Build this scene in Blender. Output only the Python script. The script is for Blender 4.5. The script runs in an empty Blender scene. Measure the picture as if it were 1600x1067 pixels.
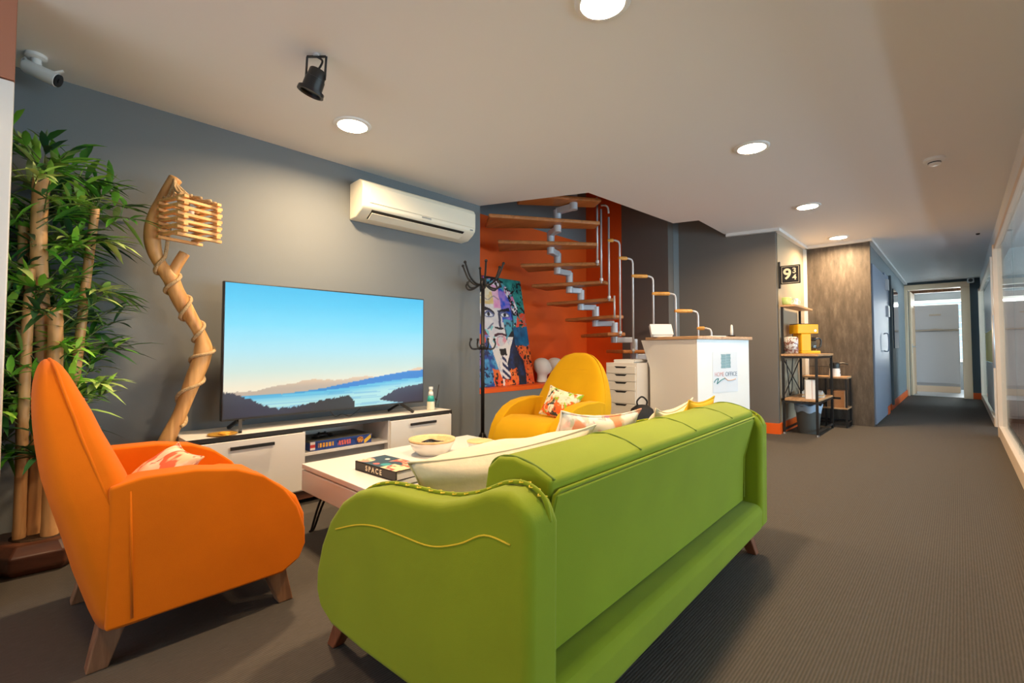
import bpy, bmesh, math, random
from mathutils import Vector, Matrix
random.seed(7)
scene = bpy.context.scene
COL = scene.collection
rad = math.radians

# ------------------------------------------------------------------ camera
cam_d = bpy.data.cameras.new('camera'); cam = bpy.data.objects.new('camera', cam_d); COL.objects.link(cam)
cam_d.sensor_width = 36.0; cam_d.lens = 735 / 1600 * 36.0
cam_d.shift_y = -13.2 / 1600; cam_d.clip_start = 0.02
cam.location = (0, 0, 0.96); cam.rotation_euler = (rad(92.0), 0, rad(43.5))
scene.camera = cam
# ------------------------------------------------------------------ view, world, daylight, added fill
vs = scene.view_settings
vs.view_transform = 'Standard'; vs.look = 'None'; vs.gamma = 1.0; vs.use_curve_mapping = False
vs.exposure = 0.0
world = bpy.data.worlds.new('sky'); scene.world = world; world.use_nodes = True
bg = world.node_tree.nodes['Background']; bg.inputs[0].default_value = (0.62, 0.80, 1.0, 1); bg.inputs[1].default_value = 1.6

def area(name, loc, rot, sx, sy, power, col, spread=180, shape='RECTANGLE'):
    l = bpy.data.lights.new(name, 'AREA'); l.shape = shape; l.size = sx; l.size_y = sy
    l.energy = power; l.color = col; l.spread = rad(spread)
    o = bpy.data.objects.new(name, l); COL.objects.link(o); o.location = loc; o.rotation_euler = rot
    return o
DAY = (0.72, 0.86, 1.0)
area('daylight_right', (4.35, 6.6, 0.9), (0, rad(118), 0), 1.9, 11.4, 700, DAY, 170)
area('ceiling_fill_front', (-0.9, -3.35, 0.7), (rad(122), 0, 0), 3.4, 1.5, 45, (1.0, 0.93, 0.9), 150)  # added fill behind the camera, tilted up to brighten the ceiling
area('daylight_far', (4.35, 11.0, 0.9), (0, rad(115), 0), 1.7, 2.6, 230, DAY, 150)
area('daylight_end', (-0.3, 15.75, 1.5), (rad(-90), 0, 0), 1.7, 1.5, 240, (1.0, 0.96, 0.92))

# ------------------------------------------------------------------ materials
def new_mat(name):
    m = bpy.data.materials.new(name); m.use_nodes = True
    return m, m.node_tree.nodes, m.node_tree.links, m.node_tree.nodes['Principled BSDF']
def P(name, col, rough=0.6, metal=0.0, spec=0.4, bump=0.0, bscale=60, var=0.0, vscale=6, sheen=0.0, coat=0.0, stretch=None, emit=0.0):
    m, N, L, b = new_mat(name)
    b.inputs['Base Color'].default_value = (*col, 1); b.inputs['Roughness'].default_value = rough
    b.inputs['Metallic'].default_value = metal; b.inputs['Specular IOR Level'].default_value = spec
    b.inputs['Sheen Weight'].default_value = sheen; b.inputs['Coat Weight'].default_value = coat
    if emit:
        b.inputs['Emission Color'].default_value = (*col, 1); b.inputs['Emission Strength'].default_value = emit
    tc = N.new('ShaderNodeTexCoord'); src = tc.outputs['Object']
    if stretch:
        mp = N.new('ShaderNodeMapping'); mp.inputs['Scale'].default_value = stretch; L.new(src, mp.inputs[0]); src = mp.outputs[0]
    if var:
        n = N.new('ShaderNodeTexNoise'); n.inputs['Scale'].default_value = vscale; n.inputs['Detail'].default_value = 6; L.new(src, n.inputs[0])
        mx = N.new('ShaderNodeMix'); mx.data_type = 'RGBA'
        mx.inputs[6].default_value = (*[c * (1 - var) for c in col], 1); mx.inputs[7].default_value = (*[min(1, c * (1 + var)) for c in col], 1)
        cr = N.new('ShaderNodeMapRange'); cr.inputs[1].default_value = 0.3; cr.inputs[2].default_value = 0.7
        L.new(n.outputs[0], cr.inputs[0]); L.new(cr.outputs[0], mx.inputs[0]); L.new(mx.outputs[2], b.inputs['Base Color'])
    if bump:
        n2 = N.new('ShaderNodeTexNoise'); n2.inputs['Scale'].default_value = bscale; n2.inputs['Detail'].default_value = 3; L.new(src, n2.inputs[0])
        bp = N.new('ShaderNodeBump'); bp.inputs['Strength'].default_value = bump; bp.inputs['Distance'].default_value = 0.01
        L.new(n2.outputs[0], bp.inputs['Height']); L.new(bp.outputs[0], b.inputs['Normal'])
    return m
def ramp(N, stops):
    r = N.new('ShaderNodeValToRGB'); e = r.color_ramp.elements
    while len(e) < len(stops): e.new(0.5)
    for k, (p, c) in enumerate(stops): e[k].position = p; e[k].color = (*c, 1)
    return r
def wood(name, a, c, axis='y', scale=9, rough=0.45):
    m, N, L, b = new_mat(name)
    tc = N.new('ShaderNodeTexCoord'); mp = N.new('ShaderNodeMapping'); L.new(tc.outputs['Object'], mp.inputs[0])
    s = [scale] * 3; s['xyz'.index(axis)] = scale * 0.09; mp.inputs['Scale'].default_value = s
    n = N.new('ShaderNodeTexNoise'); n.inputs['Scale'].default_value = 3.0; n.inputs['Detail'].default_value = 8; n.inputs['Distortion'].default_value = 1.2
    L.new(mp.outputs[0], n.inputs[0])
    r = ramp(N, [(0.32, a), (0.68, c)]); L.new(n.outputs[0], r.inputs[0]); L.new(r.outputs[0], b.inputs['Base Color'])
    b.inputs['Roughness'].default_value = rough
    bp = N.new('ShaderNodeBump'); bp.inputs['Strength'].default_value = 0.15; bp.inputs['Distance'].default_value = 0.004
    L.new(n.outputs[0], bp.inputs['Height']); L.new(bp.outputs[0], b.inputs['Normal'])
    return m
def vcol(name, rough=0.6, emit=0.0, coat=0.0):
    m, N, L, b = new_mat(name)
    a = N.new('ShaderNodeVertexColor'); a.layer_name = 'col'
    b.inputs['Roughness'].default_value = rough; b.inputs['Coat Weight'].default_value = coat; b.inputs['Coat Roughness'].default_value = 0.06
    if emit:
        b.inputs['Base Color'].default_value = (0.01, 0.01, 0.01, 1)
        L.new(a.outputs[0], b.inputs['Emission Color']); b.inputs['Emission Strength'].default_value = emit
    else: L.new(a.outputs[0], b.inputs['Base Color'])
    return m
def floral(name, base, cols, scale=7):
    m, N, L, b = new_mat(name)
    tc = N.new('ShaderNodeTexCoord')
    nz = N.new('ShaderNodeTexNoise'); nz.inputs['Scale'].default_value = 9; L.new(tc.outputs['Object'], nz.inputs[0])
    va = N.new('ShaderNodeVectorMath'); va.operation = 'MULTIPLY_ADD'
    L.new(nz.outputs['Color'], va.inputs[0]); va.inputs[1].default_value = (0.12, 0.12, 0.12); L.new(tc.outputs['Object'], va.inputs[2])
    prev = None
    for k, (c, th, sc) in enumerate(cols):
        n = N.new('ShaderNodeTexNoise'); n.inputs['Scale'].default_value = scale * sc; n.inputs['Detail'].default_value = 2.5
        of = N.new('ShaderNodeVectorMath'); of.operation = 'ADD'; of.inputs[1].default_value = (3.1 * k, 1.7 * k, 5.3 * k)
        L.new(va.outputs[0], of.inputs[0]); L.new(of.outputs[0], n.inputs[0])
        mr = N.new('ShaderNodeMapRange'); mr.inputs[1].default_value = th; mr.inputs[2].default_value = th + 0.04; L.new(n.outputs[0], mr.inputs[0])
        mx = N.new('ShaderNodeMix'); mx.data_type = 'RGBA'; L.new(mr.outputs[0], mx.inputs[0])
        if prev is None: mx.inputs[6].default_value = (*base, 1)
        else: L.new(prev, mx.inputs[6])
        mx.inputs[7].default_value = (*c, 1); prev = mx.outputs[2]
    L.new(prev, b.inputs['Base Color']); b.inputs['Roughness'].default_value = 0.85
    return m
def thin_glass(name, tint=(0.93, 0.97, 0.97), refl=1.0):
    m = bpy.data.materials.new(name); m.use_nodes = True; N = m.node_tree.nodes; L = m.node_tree.links; N.clear()
    o = N.new('ShaderNodeOutputMaterial'); t = N.new('ShaderNodeBsdfTransparent'); t.inputs[0].default_value = (*tint, 1)
    g = N.new('ShaderNodeBsdfGlossy'); g.inputs['Roughness'].default_value = 0.01
    f0 = N.new('ShaderNodeLayerWeight'); f0.inputs[0].default_value = 0.5
    f1 = N.new('ShaderNodeMath'); f1.operation = 'POWER'; f1.inputs[1].default_value = 4.0; L.new(f0.outputs['Facing'], f1.inputs[0])
    f = N.new('ShaderNodeMath'); f.operation = 'MULTIPLY_ADD'; f.inputs[1].default_value = 0.55; f.inputs[2].default_value = 0.04; L.new(f1.outputs[0], f.inputs[0])
    x = N.new('ShaderNodeMixShader'); L.new(f.outputs[0], x.inputs[0]); L.new(t.outputs[0], x.inputs[1]); L.new(g.outputs[0], x.inputs[2]); L.new(x.outputs[0], o.inputs[0])
    return m

M = {}
M['paint'] = P('grey_blue_paint', (0.180, 0.196, 0.205), 0.75, bump=0.05, bscale=220)
M['paint_warm_lit'] = P('warm_lit_grey_paint', (0.150, 0.135, 0.120), 0.75, bump=0.05, bscale=220)  # grey wall paint with warm lamplight mixed into the colour
M['paint_dark'] = P('slate_paint', (0.075, 0.095, 0.105), 0.75)
M['orange_paint'] = P('orange_paint', (0.80, 0.105, 0.004), 0.6, bump=0.05, bscale=220)
M['ceiling'] = P('ceiling_paint', (0.80, 0.80, 0.79), 0.85)
M['white_paint'] = P('white_trim', (0.78, 0.77, 0.74), 0.45)
M['cream'] = P('cream_door_paint', (0.90, 0.66, 0.44), 0.45)
M['cream2'] = P('cream_post_paint', (0.72, 0.58, 0.45), 0.4)
M['orange_trim'] = P('orange_skirting', (0.85, 0.12, 0.008), 0.45)
M['door_grey'] = P('grey_blue_door', (0.22, 0.26, 0.34), 0.4)
M['tile'] = P('pale_tile', (0.5, 0.55, 0.62), 0.3)
M['glass'] = thin_glass('partition_glass')
M['clear'] = thin_glass('clear_glass', (0.9, 0.95, 0.96))
M['black'] = P('black_metal', (0.012, 0.012, 0.013), 0.4, spec=0.5)
M['black_plastic'] = P('black_plastic', (0.012, 0.012, 0.013), 0.3, spec=0.5)
M['chrome'] = P('brushed_steel', (0.62, 0.63, 0.65), 0.4, metal=0.45)
M['steel_paint'] = P('silver_paint', (0.56, 0.59, 0.64), 0.38, metal=0.25)
M['white_lacquer'] = P('white_lacquer', (0.80, 0.78, 0.74), 0.25, spec=0.5)
M['white_mat'] = P('white_melamine', (0.78, 0.75, 0.71), 0.4)
M['niche_grey'] = P('grey_wood_laminate', (0.42, 0.41, 0.39), 0.5, var=0.1, vscale=4, stretch=(1, 1, 8))
M['white_plastic'] = P('white_plastic', (0.80, 0.81, 0.80), 0.35)
M['aged_plastic'] = P('ivory_plastic', (0.84, 0.80, 0.66), 0.35)
M['orange_fabric'] = P('orange_velvet', (0.68, 0.150, 0.001), 0.8, spec=0.15, bump=0.08, bscale=400, sheen=0.06, var=0.06, vscale=5)
M['yellow_fabric'] = P('yellow_velvet', (0.60, 0.325, 0.002), 0.8, spec=0.15, bump=0.08, bscale=400, sheen=0.06, var=0.05, vscale=5)
M['green_fabric'] = P('green_velvet', (0.235, 0.300, 0.010), 0.75, spec=0.15, bump=0.08, bscale=400, sheen=0.10, var=0.06, vscale=4)
M['green_seam'] = P('green_piping', (0.17, 0.25, 0.03), 0.7)
M['yellow_thread'] = P('yellow_thread', (0.75, 0.55, 0.03), 0.6)
M['mustard'] = P('mustard_cloth', (0.82, 0.42, 0.01), 0.8)
M['linen'] = P('cream_linen', (0.82, 0.70, 0.52), 0.9, bump=0.25, bscale=30, var=0.06, vscale=14)
M['leg_wood'] = wood('brown_leg_wood', (0.16, 0.07, 0.035), (0.30, 0.15, 0.075), 'z', 12)
M['leg_red'] = wood('reddish_leg_wood', (0.17, 0.05, 0.02), (0.28, 0.09, 0.035), 'z', 12)
M['tread_wood'] = wood('stair_wood', (0.36, 0.13, 0.035), (0.54, 0.21, 0.06), 'x', 8)
M['grip_wood'] = wood('grip_wood', (0.62, 0.28, 0.05), (0.80, 0.40, 0.09), 'x', 10)
M['rack_wood'] = wood('rack_wood', (0.42, 0.23, 0.11), (0.62, 0.38, 0.20), 'y', 8)
M['bamboo_wood'] = wood('light_bamboo', (0.72, 0.47, 0.22), (0.86, 0.62, 0.33), 'y', 12)
M['culm'] = wood('bamboo_culm', (0.50, 0.24, 0.09), (0.78, 0.46, 0.20), 'z', 9)
M['pot_wood'] = wood('dark_red_wood', (0.07, 0.022, 0.012), (0.15, 0.055, 0.03), 'y', 6, 0.35)
M['driftwood'] = wood('driftwood', (0.40, 0.17, 0.045), (0.80, 0.46, 0.17), 'z', 5)
M['slat_wood'] = wood('slat_wood', (0.66, 0.34, 0.11), (0.86, 0.53, 0.21), 'y', 9)
M['rope'] = P('jute_rope', (0.55, 0.38, 0.20), 0.9, bump=0.8, bscale=160, var=0.2, vscale=60)
M['leaf'] = vcol('bamboo_leaf', 0.45)
M['tv_pic'] = vcol('screen_picture', 0.28, emit=1.0, coat=0.05)
M['print'] = vcol('printed_picture', 0.45)
M['floral_pink'] = floral('pink_floral', (0.84, 0.74, 0.62), [((0.82, 0.52, 0.42), 0.47, 1.2), ((0.82, 0.30, 0.14), 0.53, 0.9), ((0.70, 0.26, 0.30), 0.60, 1.5), ((0.62, 0.55, 0.36), 0.63, 2.2)], 7)
M['floral_green'] = floral('green_floral', (0.82, 0.76, 0.60), [((0.28, 0.48, 0.03), 0.50, 1.6), ((0.80, 0.14, 0.02), 0.52, 1.0), ((0.80, 0.62, 0.40), 0.60, 2.4), ((0.04, 0.05, 0.05), 0.60, 1.9)], 9)
M['floral_red'] = floral('red_floral', (0.86, 0.62, 0.40), [((0.86, 0.74, 0.60), 0.50, 1.3), ((0.75, 0.16, 0.08), 0.56, 1.1), ((0.40, 0.03, 0.03), 0.62, 1.8)], 8)
M['panel_wood'] = None

# wood-look wall panel
m, N, L, b = new_mat('weathered_wood_panel'); M['panel_wood'] = m
tc = N.new('ShaderNodeTexCoord'); mp = N.new('ShaderNodeMapping'); mp.inputs['Scale'].default_value = (11, 11, 2.6); L.new(tc.outputs['Object'], mp.inputs[0])
n = N.new('ShaderNodeTexNoise'); n.inputs['Scale'].default_value = 1.6; n.inputs['Detail'].default_value = 9; n.inputs['Roughness'].default_value = 0.7; L.new(mp.outputs[0], n.inputs[0])
r = ramp(N, [(0.30, (0.050, 0.038, 0.028)), (0.52, (0.092, 0.072, 0.055)), (0.74, (0.17, 0.138, 0.107))]); L.new(n.outputs[0], r.inputs[0]); L.new(r.outputs[0], b.inputs['Base Color']); b.inputs['Roughness'].default_value = 0.6
# ribbed carpet
m, N, L, b = new_mat('ribbed_carpet'); M['carpet'] = m
tc = N.new('ShaderNodeTexCoord')
w1 = N.new('ShaderNodeTexWave'); w1.wave_type = 'BANDS'; w1.bands_direction = 'X'; w1.inputs['Scale'].default_value = 34; w1.inputs['Distortion'].default_value = 0.6; w1.inputs['Detail Scale'].default_value = 3
L.new(tc.outputs['Object'], w1.inputs[0])
mp = N.new('ShaderNodeMapping'); mp.inputs['Scale'].default_value = (160, 30, 1); L.new(tc.outputs['Object'], mp.inputs[0])
n1 = N.new('ShaderNodeTexNoise'); n1.inputs['Scale'].default_value = 1; n1.inputs['Detail'].default_value = 2; L.new(mp.outputs[0], n1.inputs[0])
ad = N.new('ShaderNodeMath'); ad.operation = 'ADD'; L.new(w1.outputs['Fac'], ad.inputs[0]); L.new(n1.outputs[0], ad.inputs[1])
r = ramp(N, [(0.25, (0.070, 0.061, 0.053)), (0.85, (0.112, 0.098, 0.085))]); 
hf = N.new('ShaderNodeMath'); hf.operation = 'MULTIPLY'; hf.inputs[1].default_value = 0.5; L.new(ad.outputs[0], hf.inputs[0]); L.new(hf.outputs[0], r.inputs[0])
L.new(r.outputs[0], b.inputs['Base Color']); b.inputs['Roughness'].default_value = 0.95; b.inputs['Specular IOR Level'].default_value = 0.15
bp = N.new('ShaderNodeBump'); bp.inputs['Strength'].default_value = 0.4; bp.inputs['Distance'].default_value = 0.004; L.new(hf.outputs[0], bp.inputs['Height']); L.new(bp.outputs[0], b.inputs['Normal'])

# ------------------------------------------------------------------ mesh helpers
class MB:
    def __init__(s): s.v = []; s.f = []; s.c = []
    def add(s, vs, fs):
        o = len(s.v); s.v += [tuple(p) for p in vs]; s.f += [tuple(i + o for i in f) for f in fs]; return s
    def box(s, a, b):
        x0, y0, z0 = a; x1, y1, z1 = b
        return s.add([(x0, y0, z0), (x1, y0, z0), (x1, y1, z0), (x0, y1, z0), (x0, y0, z1), (x1, y0, z1), (x1, y1, z1), (x0, y1, z1)],
                     [(3, 2, 1, 0), (4, 5, 6, 7), (0, 1, 5, 4), (1, 2, 6, 5), (2, 3, 7, 6), (3, 0, 4, 7)])
    def bar(s, p, q, w, h, up=(0, 0, 1)):     # rectangular bar from p to q
        p, q = Vector(p), Vector(q); d = (q - p).normalized(); u = Vector(up)
        if abs(d.dot(u)) > 0.95: u = Vector((1, 0, 0))
        a = d.cross(u).normalized() * w / 2; c = a.cross(d).normalized() * h / 2
        vs = [p - a - c, p + a - c, p + a + c, p - a + c, q - a - c, q + a - c, q + a + c, q - a + c]
        return s.add(vs, [(0, 1, 2, 3), (7, 6, 5, 4), (0, 4, 5, 1), (1, 5, 6, 2), (2, 6, 7, 3), (3, 7, 4, 0)])
    def loft(s, rings, cap=True, closed=False):
        n = len(rings[0]); vs = [p for r in rings for p in r]; fs = []
        m = len(rings)
        for i in range(m if closed else m - 1):
            for k in range(n):
                a = i * n + k; b = i * n + (k + 1) % n; c = ((i + 1) % m) * n
                fs.append((a, b, c + (k + 1) % n, c + k))
        if cap and not closed: fs += [tuple(range(n))[::-1], tuple((m - 1) * n + k for k in range(n))]
        return s.add(vs, fs)
    def tube(s, path, r, seg=10, cap=True, closed=False):
        pts = [Vector(p) for p in path]; n = len(pts); rs = r if isinstance(r, (list, tuple)) else [r] * n
        rings = []; prev = None
        for i in range(n):
            if closed: t = pts[(i + 1) % n] - pts[i - 1]
            else: t = pts[min(i + 1, n - 1)] - pts[max(i - 1, 0)]
            t.normalize()
            if prev is None:
                a = t.orthogonal().normalized()
            else:
                a = prev - t * prev.dot(t); a = a.normalized() if a.length > 1e-6 else t.orthogonal().normalized()
            prev = a; c = t.cross(a)
            rings.append([pts[i] + (a * math.cos(2 * math.pi * k / seg) + c * math.sin(2 * math.pi * k / seg)) * rs[i] for k in range(seg)])
        return s.loft(rings, cap, closed)
    def lathe(s, prof, c=(0, 0, 0), seg=28, axis='z', cap=True):
        rings = []
        for r, z in prof:
            ring = []
            for k in range(seg):
                a = 2 * math.pi * k / seg; x, y = r * math.cos(a), r * math.sin(a)
                p = (x, y, z) if axis == 'z' else ((z, x, y) if axis == 'x' else (y, z, x))
                ring.append((c[0] + p[0], c[1] + p[1], c[2] + p[2]))
            rings.append(ring)
        return s.loft(rings, cap)
    def prism(s, poly, axis, a, b):
        def mk(u, v, w): return (w, u, v) if axis == 'x' else ((u, w, v) if axis == 'y' else (u, v, w))
        return s.loft([[mk(u, v, a) for u, v in poly], [mk(u, v, b) for u, v in poly]])
    def ell(s, c, r, seg=16, rings=9):
        pr = [(math.sin(math.pi * i / rings), -math.cos(math.pi * i / rings)) for i in range(rings + 1)]
        pr[0] = (0.02, -1); pr[-1] = (0.02, 1)
        return s.loft([[(c[0] + r[0] * q * math.cos(2 * math.pi * k / seg), c[1] + r[1] * q * math.sin(2 * math.pi * k / seg), c[2] + r[2] * z) for k in range(seg)] for q, z in pr])
    def xf(s, mat):
        s.v = [tuple(mat @ Vector(p)) for p in s.v]; return s
    def build(s, name, mat, parent=None, smooth=False, bevel=0.0, seg=2, loc=None, rot=None, sub=0, angle=None):
        me = bpy.data.meshes.new(name); me.from_pydata(s.v, [], s.f)
        bm = bmesh.new(); bm.from_mesh(me); bmesh.ops.recalc_face_normals(bm, faces=bm.faces[:]); bm.to_mesh(me); bm.free()
        me.materials.append(mat if not isinstance(mat, str) else M[mat])
        if smooth: me.shade_smooth()
        if angle: me.set_sharp_from_angle(angle=rad(angle))
        o = bpy.data.objects.new(name, me); COL.objects.link(o)
        if parent: o.parent = parent
        if loc is not None: o.location = loc
        if rot is not None: o.rotation_euler = rot
        if bevel:
            bv = o.modifiers.new('bevel', 'BEVEL'); bv.width = bevel; bv.segments = seg; bv.limit_method = 'ANGLE'; bv.angle_limit = rad(35)
            if smooth:
                wn = o.modifiers.new('wn', 'WEIGHTED_NORMAL'); wn.keep_sharp = True
        if sub:
            sm = o.modifiers.new('sub', 'SUBSURF'); sm.levels = sub; sm.render_levels = sub
        return o
def th(name, label, cat, loc=(0, 0, 0), rz=0.0, group=None):
    o = bpy.data.objects.new(name, None); COL.objects.link(o); o.empty_display_size = 0.1
    o.location = loc; o.rotation_euler = (0, 0, rz)
    return tag(o, label, cat, group)
def tag(o, label, cat, group=None, kind=None):
    o['label'] = label; o['category'] = cat
    if group: o['group'] = group
    if kind: o['kind'] = kind
    return o
def struct(o): o['kind'] = 'structure'; return o
def dup(root, loc=None, rz=None, label=None):
    r = root.copy(); COL.objects.link(r)
    if loc is not None: r.location = loc
    if rz is not None: r.rotation_euler = (0, 0, rz)
    if label: r['label'] = label
    for ch in list(root.children):
        c = ch.copy(); COL.objects.link(c); c.parent = r
        for g in list(ch.children):
            d = g.copy(); COL.objects.link(d); d.parent = c
    return r
def B(a, b): return MB().box(a, b)
def text(body, size, name, mat, parent, loc, rot, ext=0.0008, bold=0.0, sx=1.0):
    cu = bpy.data.curves.new('t', 'FONT'); cu.body = body; cu.size = size; cu.extrude = ext; cu.align_x = 'CENTER'; cu.align_y = 'CENTER'; cu.offset = bold
    t = bpy.data.objects.new('t', cu); COL.objects.link(t); bpy.context.view_layer.update()
    me = bpy.data.meshes.new_from_object(t.evaluated_get(bpy.context.evaluated_depsgraph_get()))
    bpy.data.objects.remove(t); me.name = name
    me.materials.clear(); me.materials.append(M[mat] if isinstance(mat, str) else mat)
    o = bpy.data.objects.new(name, me); COL.objects.link(o); o.parent = parent; o.location = loc; o.rotation_euler = rot; o.scale = (sx, 1, 1)
    return o
def grid(name, mat, parent, nu, nv, pos, col, loc=None):
    vs = [pos(i / (nu - 1), j / (nv - 1)) for j in range(nv) for i in range(nu)]
    fs = [(j * nu + i, j * nu + i + 1, (j + 1) * nu + i + 1, (j + 1) * nu + i) for j in range(nv - 1) for i in range(nu - 1)]
    me = bpy.data.meshes.new(name); me.from_pydata(vs, [], fs)
    ca = me.color_attributes.new('col', 'FLOAT_COLOR', 'POINT')
    k = 0
    for j in range(nv):
        for i in range(nu):
            ca.data[k].color = (*col(i / (nu - 1), j / (nv - 1)), 1); k += 1
    me.materials.append(M[mat]); o = bpy.data.objects.new(name, me); COL.objects.link(o)
    if parent: o.parent = parent
    if loc is not None: o.location = loc
    return o
def srgb(r, g, b):
    f = lambda c: (c / 255) / 12.92 if c < 10.3 else ((c / 255 + 0.055) / 1.055) ** 2.4
    return (f(r), f(g), f(b))
def lerp(a, b, t): return tuple(x + (y - x) * t for x, y in zip(a, b))
def sstep(a, b, x):
    t = min(1, max(0, (x - a) / (b - a))); return t * t * (3 - 2 * t)
def spl(pts, n=6):                     # Catmull-Rom
    out = []; P_ = [Vector(p) for p in pts]
    for i in range(len(P_) - 1):
        a = P_[max(i - 1, 0)]; b = P_[i]; c = P_[i + 1]; d = P_[min(i + 2, len(P_) - 1)]
        for k in range(n):
            t = k / n
            out.append(0.5 * ((2 * b) + (c - a) * t + (2 * a - 5 * b + 4 * c - d) * t * t + (3 * b - a - 3 * c + d) * t ** 3))
    out.append(P_[-1]); return out
def hnoise(x, y, s=0):
    def h(i, j): return (math.sin(i * 127.1 + j * 311.7 + s * 74.7) * 43758.5453) % 1.0
    i, j = math.floor(x), math.floor(y); u, v = x - i, y - j; u = u * u * (3 - 2 * u); v = v * v * (3 - 2 * v)
    return (h(i, j) * (1 - u) + h(i + 1, j) * u) * (1 - v) + (h(i, j + 1) * (1 - u) + h(i + 1, j + 1) * u) * v

# ================================================================== THE SETTING
H = 2.35; XW = -3.33
def wall(name, a, b, mat): return struct(B(a, b).build(name, mat))
struct(B((-4.1, -3.1, -0.08), (4.1, 13.0, 0.0)).build('floor', 'carpet'))
ceil_poly = [(XW, -3.1), (XW, 3.06), (-2.35, 3.46), (-2.25, 4.95), (-2.0, 5.03), (-2.02, 5.86), (-1.52, 5.98), (-1.52, 7.33), (-0.80, 7.33), (-0.80, 12.8), (4.1, 12.8), (4.1, -3.1)]
struct(MB().prism(ceil_poly, 'z', H, H + 0.28).build('ceiling', 'ceiling'))
# television wall and the stair niche past its end
wall('wall_left', (XW - 0.12, -0.06, 0), (XW, 3.06, 3.7), 'paint')
wall('wall_niche_parapet', (XW - 0.06, 3.06, 0), (XW, 5.46, 0.555), 'paint')
wall('trim_1', (-3.75, 3.06, 0.535), (XW + 0.004, 5.46, 0.578), 'orange_trim')
wall('wall_niche_left', (-3.87, 3.06, 0), (-3.75, 5.46, 2.44), 'orange_paint')
wall('wall_upper_left', (-3.87, 2.9, 2.44), (-3.75, 5.46, 3.7), 'paint')
wall('wall_niche_return', (-3.75, 2.98, 0), (XW - 0.12, 3.06, 3.7), 'orange_paint')
wall('wall_niche_back', (-3.87, 5.46, 0), (-3.19, 5.6, 3.7), 'orange_paint')
wall('wall_stair_back', (-3.19, 5.46, 0), (-2.55, 5.6, 3.7), 'paint_warm_lit')
struct(MB().prism([(-2.6, 5.6), (-2.545, 5.6), (-2.545, 5.76), (-2.6, 5.76)], 'z', 0, 3.7).build('wall_stair_return', 'paint'))
struct(MB().prism([(-2.6, 5.74), (-1.5, 5.99), (-1.5, 6.05), (-2.6, 5.88)], 'z', 0, 3.7).build('wall_alcove_front', 'paint_warm_lit'))
wall('wall_alcove_left', (-1.62, 6.03, 0), (-1.5, 7.36, H + 0.3), P('warm_lit_wall_paint', (0.40, 0.32, 0.22), 0.75, bump=0.05, bscale=220))  # warm downlight glow is put into this wall's colour; paint itself is paler
wall('wall_wood_panel', (-1.5, 7.35, 0), (-0.78, 7.42, H), 'panel_wood')
wall('wall_corridor_left', (-0.92, 7.42, 0), (-0.80, 12.8, H + 0.2), 'paint')
# storey above the stair opening
wall('wall_upper_right', (-1.5, 2.6, H + 0.28), (-1.4, 6.0, 3.7), 'paint')
wall('wall_upper_front', (-3.87, 2.5, H + 0.28), (-1.4, 2.6, 3.7), 'paint')
wall('ceiling_upper', (-3.87, 2.5, 3.7), (-1.4, 6.1, 3.8), 'ceiling')
# end of corridor
wall('wall_end_left', (-0.92, 12.8, 0), (-0.74, 12.92, H + 0.2), 'paint_dark')
wall('wall_end_right', (0.06, 12.8, 0), (4.1, 12.92, H + 0.2), 'paint_dark')
wall('wall_end_top', (-0.74, 12.8, 2.22), (0.06, 12.92, H + 0.2), 'paint_dark')
fr = MB().box((-0.875, 12.76, 0), (-0.748, 12.85, 2.19)).box((0.055, 12.76, 0), (0.185, 12.93, 2.19)).box((-0.875, 12.76, 2.19), (0.185, 12.93, 2.295))
struct(fr.build('trim_2', 'cream', bevel=0.008))
# kitchen behind the end door
wall('floor_kitchen', (-2.6, 13.0, -0.08), (2.2, 15.7, 0.002), 'tile')
wall('ceiling_kitchen', (-2.6, 12.92, 2.45), (2.2, 15.7, 2.55), 'ceiling')
wall('wall_kitchen_left', (-2.7, 12.92, 0), (-2.6, 15.7, 2.5), 'white_paint')
wall('wall_kitchen_right', (2.2, 12.92, 0), (2.3, 15.7, 2.5), 'white_paint')
kb = MB().box((-2.6, 15.5, 0), (2.2, 15.6, 0.7)).box((-2.6, 15.5, 2.15), (2.2, 15.6, 2.5)).box((-2.6, 15.5, 0.7), (-1.15, 15.6, 2.15)).box((0.6, 15.5, 0.7), (2.2, 15.6, 2.15))
struct(kb.build('wall_kitchen_back', 'paint'))
wall('trim_3', (-0.74, 13.35, 2.17), (0.06, 13.5, 2.28), 'leg_wood')
wf = struct(MB().box((-1.15, 15.47, 0.66), (0.6, 15.62, 0.72)).box((-1.15, 15.47, 2.12), (0.6, 15.62, 2.17)).box((-1.16, 15.47, 0.7), (-1.1, 15.62, 2.15)).box((0.55, 15.47, 0.7), (0.61, 15.62, 2.15)).build('window_1', 'white_paint'))
g = MB()
for k in range(9): g.box((-1.1, 15.52, 0.85 + k * 0.15), (0.55, 15.535, 0.862 + k * 0.15))
g.build('window_bars', 'white_paint', wf); B((-1.1, 15.54, 0.72), (0.55, 15.546, 2.12)).build('window_pane', 'clear', wf)
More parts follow.
